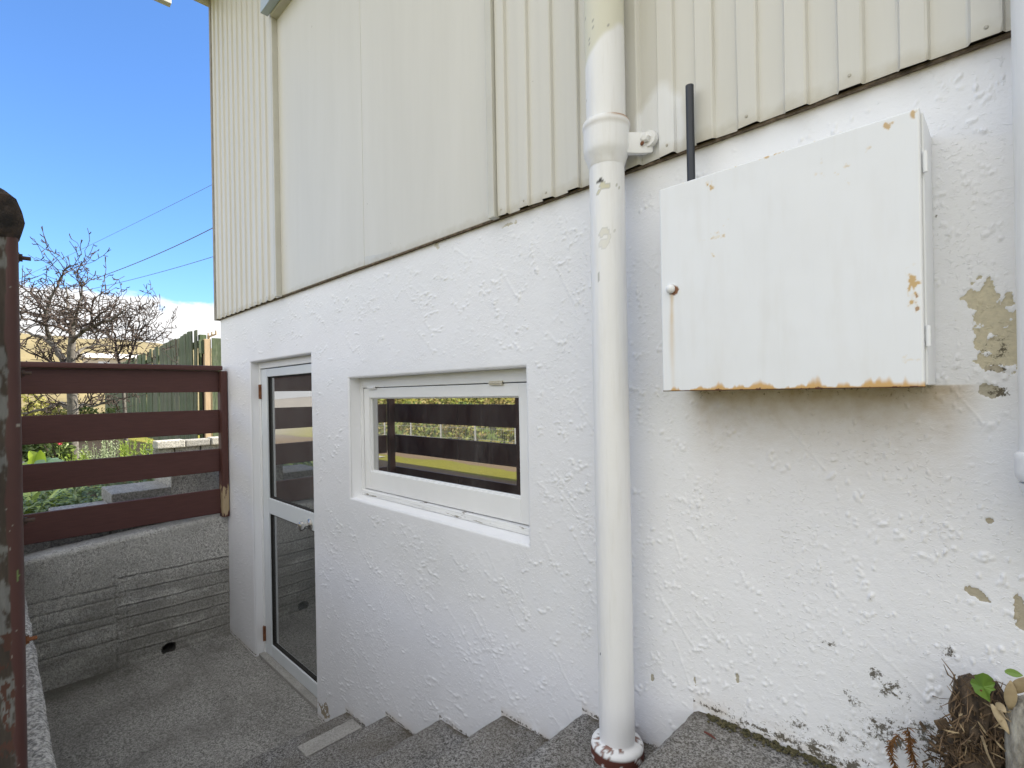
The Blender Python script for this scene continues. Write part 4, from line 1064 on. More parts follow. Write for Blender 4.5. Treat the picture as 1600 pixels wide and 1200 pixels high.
# ================================================================== GARDEN BEYOND THE END FENCE
def garden_blocks():
    g1 = empty('garden_kerb', (-4.6, -0.9, 0.8), 'low pale concrete kerb just behind the end of the landing', 'kerb')
    MB().box(-4.66, -4.50, -1.003, -0.70, 0.5, 1.078).build('slab', MT['block'], g1, 0.008)
    MB().box(-5.2, -4.485, -1.45, -1.004, 0.5, 0.945).build('lower_slab', MT['block'], g1, 0.008)
    g2 = empty('garden_step', (-4.7, -0.5, 1.07), 'square speckled concrete block behind the rails near the plants', 'block')
    MB().box(-4.95, -4.49, -0.686, -0.33, 0.6, 1.141).build('block', MT['block'], g2, 0.008)
    MB().box(-5.05, -4.488, -0.329, 0.25, 0.6, 1.30).build('upper_block', MT['endwall'], g2, 0.008)
    gw = empty('garden_wall', (-7.0, 0.3, 0.9), 'low weathered block wall with a mossy capping below the green fence', 'wall')
    yy = -0.05
    R = random.Random(3)
    k = 0
    while yy < 1.3:
        w = R.uniform(0.26, 0.40)
        MB().box(-7.14, -7.0+R.uniform(-.01, .01), yy, yy+w-0.012, 0.8, 1.225+R.uniform(-.006, .006)).build('block', MT['block'], gw, 0.008)
        MB().box(-7.16, -6.95+R.uniform(-.02, .02), yy+0.1, yy+0.1+w-0.01, 1.228, 1.315+R.uniform(-.015, .01)).build('capping', MT['block'] if k % 2 else MT['endwall'], gw, 0.012)
        yy += w; k += 1
garden_blocks()

# ---- green paling fence
def paling_mat():
    k = NT('green_stained_paling')
    g = k.noise(7, 6, 0.7, (9, 9, 0.7))
    oi = k.n('ShaderNodeObjectInfo')
    c = k.mix(k.ramp(g, [(0.3, 0.0), (0.7, 1.0)]), (0.036, 0.056, 0.030), (0.135, 0.185, 0.10))
    c2 = k.mix(k.ramp(g, [(0.3, 0.0), (0.7, 1.0)]), (0.055, 0.060, 0.044), (0.20, 0.22, 0.16))
    c = k.mix(oi.outputs['Random'], c, c2)
    w = k.noise(2.5, 6, 0.7, (4, 4, 1)); c = k.mix(k.ramp(w, [(0.55, 0.0), (0.75, 0.65)]), c, (0.28, 0.27, 0.23))
    k.setv('Base Color', c); k.setv('Roughness', 0.85); k.setv('Specular IOR Level', 0.2); k.bump(g, 0.6, 0.006)
    return k.m
MT['paling'] = paling_mat()
def paling_fence():
    pf = empty('paling_fence', (-8.54, 0.85, 1.0), 'tall green stained paling fence running away behind the bare tree', 'fence')
    A = Vector((-8.54, 0.852)); B = Vector((-22.0, 1.45)); d = (B-A).normalized(); L = (B-A).length
    base = []
    R = random.Random(8)
    for v in range(4):
        m = MB(); w = (0.149, 0.1505, 0.148, 0.151)[v]
        m.box(-w/2, w/2, -0.009, 0.009, 0, 1.80)
        o = m.build('paling', MT['paling'], None, 0.002, segs=1, origin=(0, 0, 0)); base.append(o)
    ang = math.atan2(d.y, d.x)
    n = int(L/0.152)
    for i in range(n):
        o = base[i] if i < 4 else dup(base[R.randrange(4)])
        p = A + d*(0.075+0.152*i); off = 0.002*(1 if i % 2 else -1)
        o.parent = pf; o.location = Vector((p.x, p.y+off, 1.0+R.uniform(-.02, .015)+(0.02 if i == 0 else 0))) - pf.location
        o.rotation_euler = (R.uniform(-.012, .012), R.uniform(-.010, .010), ang)
    for z in (1.3, 1.95, 2.6):
        r = MB(); r.box(0, L, -0.03, 0.02, -0.045, 0.045); o = r.build('rail', MT['paling'], None, origin=(0, 0, 0)); o.parent = pf
        o.rotation_euler = (0, 0, ang); o.location = Vector((A.x, A.y+0.045, z))-pf.location
    pp = MB(); pp.box(-8.60, -8.51, 0.90, 0.99, 0.9, 2.74); pp.build('post', MT['paling'], pf, 0.004)
    # second run beyond the pale gate post
    p2 = empty('paling_fence', (-8.4, 1.2, 1.0), 'short run of green palings between the pale post and the house corner', 'fence')
    for i in range(8):
        o = dup(base[i % 4]); o.parent = p2; o.location = (0.02+0.006*(i % 2), -0.11+0.152*i, -0.105+R.uniform(-.015, .015)); o.rotation_euler = (0, R.uniform(-.01, .01), PI/2)
    gp = MB(); gp.box(-8.47, -8.38, 0.925, 1.013, 0.9, 2.665); gp.build('post', MT['post_new'], p2, 0.004)
    r = MB(); r.box(-8.42, -8.395, 0.86, 0.925, 2.45, 2.65); r.build('latch_board', MT['paling'], p2, 0.003)
    r = MB(); r.box(-8.45, -8.44, 0.905, 0.923, 0.9, 2.47); r.build('gate_edge', MT['gap'], p2)
paling_fence()

# ---- bare tree
bark = simple('grey_bark', (0.06, 0.056, 0.050), (0.14, 0.13, 0.118), 30, 0.9, 0.6, 60, 0.004)
twigm = simple('dark_twig_bark', (0.030, 0.021, 0.018), (0.075, 0.055, 0.045), 40, 0.9)
def bare_tree(name, loc, trunk, limbs, label, d0, seed, ntw):
    R = random.Random(seed)
    root = empty(name, loc, label, 'tree')
    def P(px, py, dd): return at_d(px, py, d0+dd)
    tr = MB(); tr.tube([P(*t[:3]) for t in trunk], [t[3] for t in trunk], 12); tr.build('trunk', bark, root, smooth=True)
    segs = []
    lim3 = []
    for l in limbs:
        pts = [P(*q_[:3]) for q_ in l]; rad = [q_[3]*1.2 for q_ in l]
        # subdivide with a little wander
        pp, rr = [], []
        for a in range(len(pts)-1):
            for k in range(4):
                t = k/4; w = 0.012
                pp.append(pts[a].lerp(pts[a+1], t)+Vector((R.uniform(-w, w), R.uniform(-w, w), R.uniform(-w, w)))*(0 if k == 0 else 1)); rr.append(rad[a]+(rad[a+1]-rad[a])*t)
        pp.append(pts[-1]); rr.append(rad[-1])
        MB().tube(pp, rr, 7).build('branch', twigm if max(rad) < 0.022 else bark, root, smooth=True)
        lim3.append((pp, rr))
    tw = MB()
    def grow(p, d, ln, r, lev):
        n = max(3, int(ln/0.06)); pts = [p]; rs_ = [r]
        for k in range(n):
            d = (d + Vector((R.gauss(0, .22), R.gauss(0, .22), R.gauss(0.05, .22)))).normalized()
            p = p + d*(ln/n); pts.append(p); rs_.append(max(r*(1-0.65*(k+1)/n), 0.0030))
            if R.random() < (0.75 if lev < 2 else 0.6):      # short spur
                s = (d*0.4 + Vector((R.gauss(0, 1), R.gauss(0, 1), R.gauss(0.15, 1)))).normalized()
                if lev < 2 and R.random() < 0.62: grow(p, s, ln*R.uniform(0.35, 0.7), rs_[-1]*0.75, lev+1)
                else: tw.tube([p, p+s*R.uniform(0.02, 0.05), p+s*0.05+Vector((0, 0, R.uniform(0, .02)))], [0.0045, 0.0055, 0.003], 5)
        tw.tube(pts, rs_, 5)
    for _ in range(ntw):
        pp, rr = R.choice(lim3); i = R.randrange(1, len(pp))
        dl = (pp[i]-pp[i-1]).normalized()
        s = (dl*0.5 + Vector((R.gauss(0, 0.9), R.gauss(0, 0.9), R.gauss(0.05, 0.75)))).normalized()
        grow(pp[i], s, R.uniform(0.18, 0.46), min(rr[i]*0.7, 0.0095), 1)
    o = tw.build('twigs', twigm, root); o['kind'] = 'stuff'
    return root
bare_tree('bare_tree', at_d(114, 740, 6.0),
    [(116, 745, 0, .062), (113, 690, 0, .056), (114, 640, 0, .052), (111, 590, 0, .046), (111, 555, 0, .040), (113, 525, 0, .034), (113, 505, 0.02, .026)],
    [[(113, 505, .02, .022), (110, 490, .05, .015), (106, 478, .08, .010), (104, 447, .1, .006)],
     [(113, 507, .02, .020), (118, 496, -.1, .014), (123, 474, -.2, .009), (128, 458, -.2, .007), (130, 437, -.2, .004)],
     [(128, 460, -.2, .007), (137, 475, -.3, .007), (142, 490, -.35, .007), (141, 512, -.4, .008)],
     [(111, 600, 0, .036), (100, 565, .15, .032), (84, 540, .25, .026), (68, 527, .35, .020), (52, 524, .4, .014), (33, 512, .5, .010)],
     [(78, 534, .3, .022), (73, 515, .2, .017), (72, 487, .15, .014), (84, 457, .1, .011), (93, 437, .05, .009), (101, 422, 0, .007), (112, 415, 0, .005), (121, 412, 0, .004)],
     [(72, 486, .15, .013), (52, 463, .3, .010), (40, 452, .35, .008), (28, 441, .4, .006)],
     [(112, 535, 0, .022), (126, 521, -.15, .017), (141, 511, -.25, .014), (156, 505, -.3, .012), (172, 501, -.35, .010), (185, 492, -.4, .008), (194, 482, -.4, .006), (195, 474, -.4, .004)],
     [(112, 512, 0, .018), (95, 500, .1, .014), (70, 494, .2, .011), (50, 489, .3, .009), (30, 488, .4, .007)],
     [(112, 520, 0, .016), (95, 512, -.2, .013), (70, 507, -.3, .010), (50, 500, -.4, .008), (33, 496, -.5, .006)],
     [(140, 511, -.25, .012), (150, 497, -.4, .009), (160, 488, -.5, .007), (169, 483, -.5, .004)],
     [(112, 640, 0, .030), (96, 630, .1, .020), (70, 640, .2, .014), (36, 646, .3, .010)],
     [(114, 560, 0, .020), (130, 545, .2, .013), (150, 538, .3, .009), (175, 540, .4, .006)],
     [(104, 568, .1, .018), (92, 574, .0, .012), (70, 560, -.1, .009), (40, 548, -.2, .006)],
     [(114, 640, 0, .020), (128, 632, .1, .014), (150, 634, .2, .010), (185, 622, .3, .006)]],
    'leafless gnarled grey tree rising behind the red brown fence', 6.0, 21, 190)
bare_tree('bare_shrub', at_d(196, 730, 6.6),
    [(198, 735, 0, .026), (196, 660, 0, .022), (192, 600, 0, .019), (188, 575, 0, .016)],
    [[(190, 585, 0, .016), (183, 555, 0, .013), (180, 528, .1, .010), (175, 510, .1, .007), (170, 495, .1, .004)],
     [(190, 590, 0, .016), (203, 560, 0, .012), (212, 535, .1, .010), (218, 520, .1, .008), (228, 508, .1, .006), (240, 498, .1, .003)],
     [(206, 553, 0, .010), (207, 525, .2, .008), (208, 505, .2, .006), (203, 500, .2, .003)],
     [(214, 528, .1, .009), (225, 532, .1, .007), (240, 531, .1, .005), (255, 524, .1, .003)],
     [(210, 540, .1, .008), (217, 510, .1, .006), (216, 496, .1, .003)],
     [(184, 555, 0, .009), (195, 530, .1, .007), (203, 500, .1, .005), (206, 491, .1, .003)],
     [(182, 540, 0, .009), (165, 520, 0, .006), (150, 512, .1, .004)]],
    'slender leafless shrub between the bare tree and the green palings', 6.6, 31, 80)

# ---- power lines and distant pole
def power_line(pts, r, label, dr=16, dl=30):
    n = 24; P = []
    for k in range(n+1):
        t = k/n; x = pts[0][0]+(pts[-1][0]-pts[0][0])*t
        ts = [(x-p[0]) for p in pts]
        # quadratic through the three points
        (xa, ya), (xb, yb), (xc_, yc_) = pts
        y = ya*(x-xb)*(x-xc_)/((xa-xb)*(xa-xc_)) + yb*(x-xa)*(x-xc_)/((xb-xa)*(xb-xc_)) + yc_*(x-xa)*(x-xb)/((xc_-xa)*(xc_-xb))
        P.append(at_d(x, y, dr+(dl-dr)*t))
    tag(MB().tube(P, r, 6).build('power_line', MT['black']), label, 'power line', 'overhead lines left of the house')
power_line([(352, 278), (186, 361), (-30, 464)], 0.0075, 'thin upper overhead wire crossing the open blue sky')
power_line([(352, 346), (185, 422), (-30, 483)], 0.0155, 'thick middle overhead wire sagging towards the bare tree')
power_line([(352, 395), (185, 442), (-30, 482)], 0.0100, 'lowest overhead wire just above the white cloud')
up_ = empty('utility_pole', at_d(326, 640, 46), 'small far power pole with insulators seen over the green palings', 'utility pole')
c0 = at_d(326, 527, 46); bz = at_d(326, 640, 46)
brown = simple('pole_timber', (0.25, 0.18, 0.10), (0.36, 0.27, 0.16), 6, 0.8)
MB().tube([Vector((c0.x, c0.y, 0)), Vector((c0.x, c0.y, c0.z+0.15))], 0.11, 10).build('pole', brown, up_)
ea = at_d(338, 522, 46); eb = at_d(324, 527, 46)
MB().tube([eb, ea], 0.07, 6).build('crossarm', brown, up_)
for t in (0.1, 0.5, 0.95):
    p = eb.lerp(ea, t); MB().lathe((p.x, p.y, p.z+0.05), [(0.05, 0), (0.08, 0.1), (0.05, 0.18), (0.07, 0.26), (0.02, 0.3)], 8).build('insulator', brown, up_)
# ---- far house below the hill
def far_house(px, py, d, w, h, label, roofc):
    c = at_d(px, py, d); o = empty('far_house', (c.x, c.y, c.z-2.2), label, 'house')
    b_ = MB(); b_.box(c.x-2.5, c.x+2.5, c.y-w/2, c.y+w/2, c.z-2.4, c.z); b_.build('wall', simple('far_wall', (0.50, 0.43, 0.33), None, 1, 0.8), o)
    r = MB(); r.prism([(c.x-2.8, c.z), (c.x+2.8, c.z), (c.x, c.z+h)], c.y-w/2-0.2, c.y+w/2+0.2, 'xz'); r.build('roof', simple('far_roof', roofc, None, 1, 0.6), o)
    for k in range(2):
        y = c.y + (k-0.5)*w*0.45; m = MB(); m.box(c.x+2.5, c.x+2.53, y-0.5, y+0.5, c.z-1.5, c.z-0.4); m.build('window', MT['glass_door'], o)
far_house(176, 562, 60, 5.0, 0.7, 'small far house with a pale roof seen through bare twigs', (0.62, 0.60, 0.56))

# ---- plants
def leaf(mb, p, d, n_, ln, w, curve=0.25, k=5):
    d = Vector(d).normalized(); n_ = Vector(n_); s = d.cross(n_); s = s.normalized() if s.length > 1e-6 else d.orthogonal().normalized(); n_ = s.cross(d)
    vs_ = []; 
    for i in range(k+1):
        t = i/k; c = Vector(p)+d*(ln*t) - Vector((0, 0, 1))*(curve*ln*t*t) ; ww = w*math.sin(PI*min(max(t*0.92+0.06, 0), 1))**0.8
        vs_ += [c-s*ww+n_*ww*0.25, c, c+s*ww+n_*ww*0.25]
    fs_ = []
    for i in range(k):
        for j_ in (0, 1): fs_.append((i*3+j_, i*3+j_+1, i*3+j_+4, i*3+j_+3))
    mb.add(vs_, fs_)
lf_y = leafm('yellow_green_leaf', (0.22, 0.33, 0.02), (0.30, 0.40, 0.04), 0.4, 0.35)
lf_b = leafm('blue_green_leaf', (0.10, 0.19, 0.13), (0.19, 0.29, 0.22), 0.5, 0.2)
lf_g = leafm('fresh_green_leaf', (0.16, 0.25, 0.03), (0.33, 0.42, 0.08), 0.5, 0.3)
lf_d = leafm('dark_green_leaf', (0.06, 0.10, 0.025), (0.18, 0.24, 0.07), 0.5, 0.2)
lf_s = leafm('strap_leaf', (0.26, 0.36, 0.06), (0.44, 0.54, 0.16), 0.4, 0.25)
lf_o = leafm('olive_leaf', (0.16, 0.17, 0.035), (0.34, 0.32, 0.08), 0.6, 0.25)
lf_p = leafm('pale_grey_leaf', (0.20, 0.26, 0.14), (0.38, 0.43, 0.28), 0.6, 0.2)
RP = random.Random(17)
def gz(x, y): return float(ground_h(np.array(x), np.array(y)))
def broad_plant():
    p = at_d(60, 735, 5.2); base = Vector((p.x, p.y, gz(p.x, p.y)-0.02))
    o = empty('broad_leaf_plant', base, 'plant with broad yellow green upright leaves behind the third rail', 'plant')
    for (tx, ty, w, ly, m) in ((44, 700, 0.055, 0, lf_y), (63, 698, 0.045, 1, lf_y), (72, 704, 0.04, 1, lf_y), (52, 708, 0.05, 0, lf_y), (80, 712, 0.05, 2, lf_b), (92, 713, 0.05, 2, lf_b), (100, 717, 0.05, 2, lf_b), (70, 716, 0.06, 2, lf_b), (88, 720, 0.06, 2, lf_b), (36, 722, 0.05, 2, lf_y)):
        tip = at_d(tx, ty, 5.2+RP.uniform(-.15, .15)); b0 = base+Vector((RP.uniform(-.05, .05), RP.uniform(-.05, .05), 0.18))
        d = tip-b0; mb = MB(); leaf(mb, b0, d+Vector((0, 0, d.length*0.15)), (1, -0.3, 0.4), d.length*1.05, w, 0.18, 7); mb.build('leaf', m, o, smooth=True)
    st_ = MB(); st_.tube([base, base+Vector((0, 0, 0.22))], 0.02, 8); st_.build('stem', lf_d, o)
broad_plant()
def bush(name, label, x, y, z, rx, ry, rz, n, m, ln, w, up_=0.4, cat='bush', group=None, seed=1, stems=6, shapes=None, tris=2):
    R = random.Random(seed); o = empty(name, (x, y, z), label, cat, group)
    mb = MB()
    clumps = [(R.gauss(0, 0.45), R.gauss(0, 0.45), R.uniform(0.15, 0.9), R.uniform(0.25, 0.5)) for _ in range(14)]
    for _ in range(n):
        cx, cy, cz, cr_ = R.choice(clumps)
        v = Vector((R.gauss(0, 1), R.gauss(0, 1), R.gauss(0, 1))).normalized()*cr_*R.uniform(0.5, 1)
        px_, py_, pz_ = (cx*0.8+v.x)*rx, (cy*0.8+v.y)*ry, max((cz+v.z*0.8)*rz, 0.02)
        d = Vector((v.x+R.gauss(0, .5), v.y+R.gauss(0, .5), up_+R.gauss(0, .5)))
        leaf(mb, (x+px_, y+py_, z+pz_), d, (R.gauss(0, 1), R.gauss(0, 1), R.gauss(0.5, 1)), ln*R.uniform(0.6, 1.3), w*R.uniform(0.7, 1.2), 0.2, tris)
    f = mb.build('foliage', m, o); f['kind'] = 'stuff'
    s_ = MB()
    for _ in range(stems):
        a = R.uniform(0, 2*PI); s_.tube([(x, y, z-0.05), (x+math.cos(a)*rx*0.3, y+math.sin(a)*ry*0.3, z+rz*0.5), (x+math.cos(a)*rx*0.6, y+math.sin(a)*ry*0.6, z+rz*0.85)], [0.012, 0.009, 0.004], 5)
    s_.build('stems', twigm, o)
    return o
def spikes(name, label, px0, px1, py, d, n, hmin, hmax, m, seed, cat='plant'):
    """upright feathery shoots: each shoot a stem set with short leaves"""
    R = random.Random(seed); c = at_d((px0+px1)/2, py, d); z = gz(c.x, c.y)
    o = empty(name, (c.x, c.y, z-0.02), label, cat)
    mb = MB()
    for _ in range(n):
        q_ = at_d(R.uniform(px0, px1), py, d+R.uniform(-.45, .45)); b0 = Vector((q_.x, q_.y, gz(q_.x, q_.y)-0.02)); h = R.uniform(hmin, hmax)
        dr = Vector((R.gauss(0, .10), R.gauss(0, .10), 1)).normalized()
        mb.tube([b0, b0+dr*h], [0.004, 0.002], 4)
        for k in range(26):
            t = R.uniform(0.1, 1.0); a = R.uniform(0, 2*PI)
            leaf(mb, b0+dr*h*t, (math.cos(a), math.sin(a), 0.9), (0, 0, 1), 0.06*(1.25-0.7*t)*R.uniform(.7, 1.2), 0.0065, 0.1, 2)
    f = mb.build('shoots', m, o); f['kind'] = 'stuff'
spikes('fern_clump', 'clump of bright upright feathery shoots behind the third rail', 185, 238, 712, 5.7, 34, 0.32, 0.46, lf_g, 3)
spikes('lavender_bush', 'pale grey green bush of upright shoots below the tree trunk', 128, 184, 715, 5.8, 30, 0.30, 0.44, lf_p, 4)
spikes('lavender_bush', 'yellow green shoots between the pink flower and the pale bush', 104, 150, 716, 5.5, 22, 0.26, 0.36, lf_g, 5)
def flower():
    c = at_d(94, 692, 5.9); z = gz(c.x, c.y)
    o = bush('flowering_shrub', 'dark leafy shrub carrying one small pink flower', c.x, c.y, z, 0.24, 0.24, 0.44, 420, lf_d, 0.06, 0.018, seed=9)
    f = MB(); R = random.Random(2)
    hd = at_d(93.5, 692, 5.55)
    for k in range(26):
        v = Vector((R.gauss(0, 1), R.gauss(0, 1), R.gauss(0, 1))).normalized(); leaf(f, hd+v*0.004, v, (0, 0, 1), 0.026, 0.010, 0.05, 2)
    f.build('flower', leafm('pink_petal', (0.55, 0.05, 0.10), (0.70, 0.12, 0.18), 0.5, 0.3), o)
    MB().tube([hd, hd-Vector((0.02, 0.02, 0.25))], 0.003, 5).build('flower_stem', lf_d, o)
flower()
def strap_plant(px, py, d, label, seed, n=34):
    R = random.Random(seed); c = at_d(px, py, d); z = gz(c.x, c.y)
    o = empty('strap_leaf_plant', (c.x, c.y, z), label, 'plant', 'strappy plants behind the bottom rail')
    for k in range(n):
        a = R.uniform(0, 2*PI); L_ = R.uniform(0.28, 0.50); el = R.uniform(0.5, 1.3)
        mb = MB(); leaf(mb, (c.x+R.gauss(0, .04), c.y+R.gauss(0, .04), z), (math.cos(a), math.sin(a), el*1.3), (0, 0, 1), L_*1.1, 0.019, R.uniform(0.35, 0.8), 7); mb.build('leaf', lf_s, o, smooth=True)
strap_plant(52, 822, 3.85, 'strappy long leaved clump lowest at the left by the post', 1)
strap_plant(96, 806, 4.2, 'strappy long leaved clump beside the speckled block', 2, 26)
strap_plant(40, 806, 4.4, 'strappy long leaved clump farther back by the post', 3, 26)
def ground_cover():
    R = random.Random(5); mb = MB()
    for _ in range(5200):
        x = R.uniform(-8.2, -4.85); y = R.uniform(-1.30, 0.15)
        z = gz(x, y); leaf(mb, (x, y, z+R.uniform(0.0, 0.14)), (R.gauss(0, 1), R.gauss(0, 1), R.uniform(0.1, 0.9)), (0, 0, 1), R.uniform(0.04, 0.12), R.uniform(.008, .016), 0.3, 2)
    o = mb.build('ground_cover', leafm('cover_leaf', (0.08, 0.12, 0.045), (0.22, 0.29, 0.12), 0.5, 0.2)); o['kind'] = 'stuff'
ground_cover()
for k, (px, py, d, rx, rz, m, lab) in enumerate(((44, 640, 11, 0.9, 1.0, lf_o, 'sunlit yellow olive bush low behind the bare tree trunk'), (95, 645, 12, 0.8, 0.9, lf_o, 'yellowing bush close left of the grey trunk'), (150, 640, 14, 0.9, 0.9, lf_d, 'darker bush showing just right of the grey trunk'),
                             (70, 700, 7.6, 0.5, 0.5, lf_d, 'dark low shrub behind the pink flower'))):
    c = at_d(px, py, d); bush('bush', lab, c.x, c.y, gz(c.x, c.y)-0.05, rx, rx, rz, 1500, m, 0.10, 0.03, seed=40+k)

# ================================================================== ACROSS THE LAWN (seen in the window glass)
wf = empty('wire_fence', (-10, -9.2, 0.3), 'grey wire mesh fence with steel posts across the lawn', 'fence')
galv = simple('galvanised_steel', (0.45, 0.46, 0.46), None, 5, 0.4, metallic=0.6)
for k in range(12):
    x = -19 + k*1.75
    MB().tube([(x, -9.2, gz(x, -9.2)-0.1), (x, -9.2, gz(x, -9.2)+1.15)], 0.03, 8).build('post', galv, wf)
wm = MB()
x = -19.0
while x < 0.3:
    z = gz(x, -9.2); wm.tube([(x, -9.2, z), (x, -9.2, z+1.1)], 0.004, 4, False); x += 0.075
for zz in (0.05, 0.38, 0.72, 1.08): wm.tube([(-19+k*0.5, -9.2, gz(-19+k*0.5, -9.2)+zz) for k in range(40)], 0.005, 4, False)
o = wm.build('wire_mesh', galv, wf); o['kind'] = 'stuff'
hedge = empty('hedge', (-10, -10.3, 0.3), 'long leafy hedge behind the wire fence across the lawn', 'hedge')
def hedge_run():
    R = random.Random(70); parts = [MB(), MB()]
    for _ in range(17000):
        x = R.uniform(-21, 1); t = vnoise(np.array(x), np.array(1.0), 0.7, 4); H_ = 1.5+0.9*float(t)
        h = R.random()**0.8*H_; y = -9.75 - 0.9*R.random() + 0.35*math.sin(x*2.3+h*3) + 0.25*h/H_*0
        v = (R.gauss(0, .6), R.uniform(-.3, 1), R.gauss(.3, .6))
        leaf(parts[int(R.random() < float(vnoise(np.array(x), np.array(h), 1.3, 9)))], (x, y, gz_(x, y)+h), v, (R.gauss(0, 1), 1, R.gauss(.5, 1)), R.uniform(.09, .2), R.uniform(.03, .06), 0.2, 2)
    for mb_, m_ in zip(parts, (leafm('hedge_leaf', (0.16, 0.20, 0.03), (0.32, 0.34, 0.07), 0.5, 0.25), leafm('hedge_leaf_dry', (0.18, 0.15, 0.05), (0.36, 0.29, 0.10), 0.6, 0.25))):
        o = mb_.build('foliage', m_, hedge); o['kind'] = 'stuff'
    MB().box(-21, 1, -10.75, -10.2, -0.1, 1.5).build('inner_growth', lf_d, hedge)
_gx = {}
def gz_(x, y):
    k = (round(x*4), round(y*4))
    if k not in _gx: _gx[k] = gz(k[0]/4, k[1]/4)
    return _gx[k]
hedge_run()
for k in range(5):
    x = -14.5 + k*1.4+0.4*math.sin(k*3); y = -8.2+0.4*math.sin(k*1.7)
    bush('bed_plant', 'small leafy plant in the bare bed across the lawn', x, y, gz(x, y), 0.22, 0.22, 0.32, 160, lf_g, 0.10, 0.03, cat='plant', group='young plants across the lawn', seed=90+k)

# ================================================================== LITTER BY THE WALL, BOTTOM RIGHT
fib = simple('fibrous_trunk', (0.020, 0.014, 0.010), (0.12, 0.085, 0.055), 70, 0.95, 0.9, 110, 0.006, (1, 1, 0.35))
dead = simple('dead_leaf', (0.30, 0.23, 0.13), (0.46, 0.37, 0.23), 25, 0.7, 0.4, 60)
drystick = simple('dry_stick', (0.045, 0.030, 0.018), (0.20, 0.14, 0.085), 30, 0.9, 0.5, 90)
palestick = simple('pale_stick', (0.20, 0.15, 0.09), (0.36, 0.29, 0.19), 30, 0.85, 0.5, 90)
ferncol = leafm('brown_fern', (0.11, 0.045, 0.012), (0.24, 0.11, 0.03), 0.8, 0.15)
RL = random.Random(6)
def stump():
    a = on_y(1545, 1230, -0.085); t_ = on_y(1533, 1062, -0.075)
    root = empty('tree_stump', (a.x, a.y, a.z), 'dark shaggy fibrous stump leaning on the wall at lower right', 'stump')
    m = MB(); N = 26; vs_, fs_ = [], []; H = 9
    for j in range(H+1):
        t = j/H; c = a.lerp(t_, t)
        for k in range(N):
            q_ = 2*PI*k/N; r = (0.047-0.012*t)*(1+RL.uniform(-.22, .22)) if j < H else 0.02
            vs_.append((c.x+r*math.cos(q_), c.y+r*0.8*math.sin(q_), c.z+RL.uniform(-.006, .006)))
    for j in range(H):
        for k in range(N): fs_.append((j*N+k, j*N+(k+1) % N, (j+1)*N+(k+1) % N, (j+1)*N+k))
    fs_.append(tuple(H*N+k for k in range(N))); m.add(vs_, fs_); m.build('trunk', fib, root)
    f = MB()
    for _ in range(320):
        q_ = RL.uniform(PI*0.95, PI*2.1); t = RL.uniform(0, 1); c = a.lerp(t_, t); r = 0.044-0.010*t
        p = Vector((c.x+r*math.cos(q_), c.y+r*.8*math.sin(q_), c.z)); d = Vector((RL.gauss(0, .35)+0.3*math.cos(q_), RL.gauss(0, .25)-0.35, RL.choice((1, -1))*RL.uniform(.5, 1))).normalized(); L_ = RL.uniform(.012, .04)
        f.tube([p, p+d*L_*0.5, p+d*L_+Vector((RL.gauss(0, .004), RL.gauss(0, .004), RL.gauss(0, .004)))], [0.0013, 0.0011, 0.0005], 4)
    o = f.build('fibres', simple('root_fibre', (0.07, 0.045, 0.028), (0.24, 0.16, 0.09), 50, 0.9), root); o['kind'] = 'stuff'
stump()
def log():
    a = on_y(1612, 1260, -0.13); b_ = on_y(1606, 1092, -0.12)
    pts = [a.lerp(b_, t) for t in (0, .25, .5, .75, .92, 1.0)]
    m = MB(); m.tube(pts, [0.030, 0.029, 0.0285, 0.027, 0.023, 0.012], 28)
    o = m.build('log', simple('lichen_log', (0.10, 0.085, 0.065), (0.42, 0.40, 0.34), 40, 0.9, 1.0, 70, 0.008, (1, 1, .4)), None, smooth=True); noise_mesh_jitter(o, 0.0007, 2)
    tag(o, 'grey weathered stake with rounded end at the right photo edge', 'log')
log()
def dead_leaf(px, py, ex, ey, w, label, yy=-0.115, m=None):
    p = on_y(px, py, yy); e = on_y(ex, ey, yy-0.01); mb = MB(); leaf(mb, p, e-p, (0.2, -1, 0.25), (e-p).length, w, 0.06, 8)
    o = mb.build('dead_leaf', m or dead, None, smooth=True)
    sm = o.modifiers.new('thick', 'SOLIDIFY'); sm.thickness = 0.0008
    tag(o, label, 'leaf', 'dead leaves on the litter pile')
dead_leaf(1578, 1108, 1579, 1060, 0.0080, 'curled tan dead leaf standing beside the grey stake', -0.135)
dead_leaf(1583, 1082, 1606, 1055, 0.0090, 'wide pale dead leaf lying over the stake top', -0.135)
dead_leaf(1549, 1100, 1577, 1145, 0.0055, 'long narrow dead leaf hanging between stump and stake', -0.135)
dead_leaf(1556, 1098, 1572, 1112, 0.006, 'small folded dead leaf under the green leaf', -0.13)
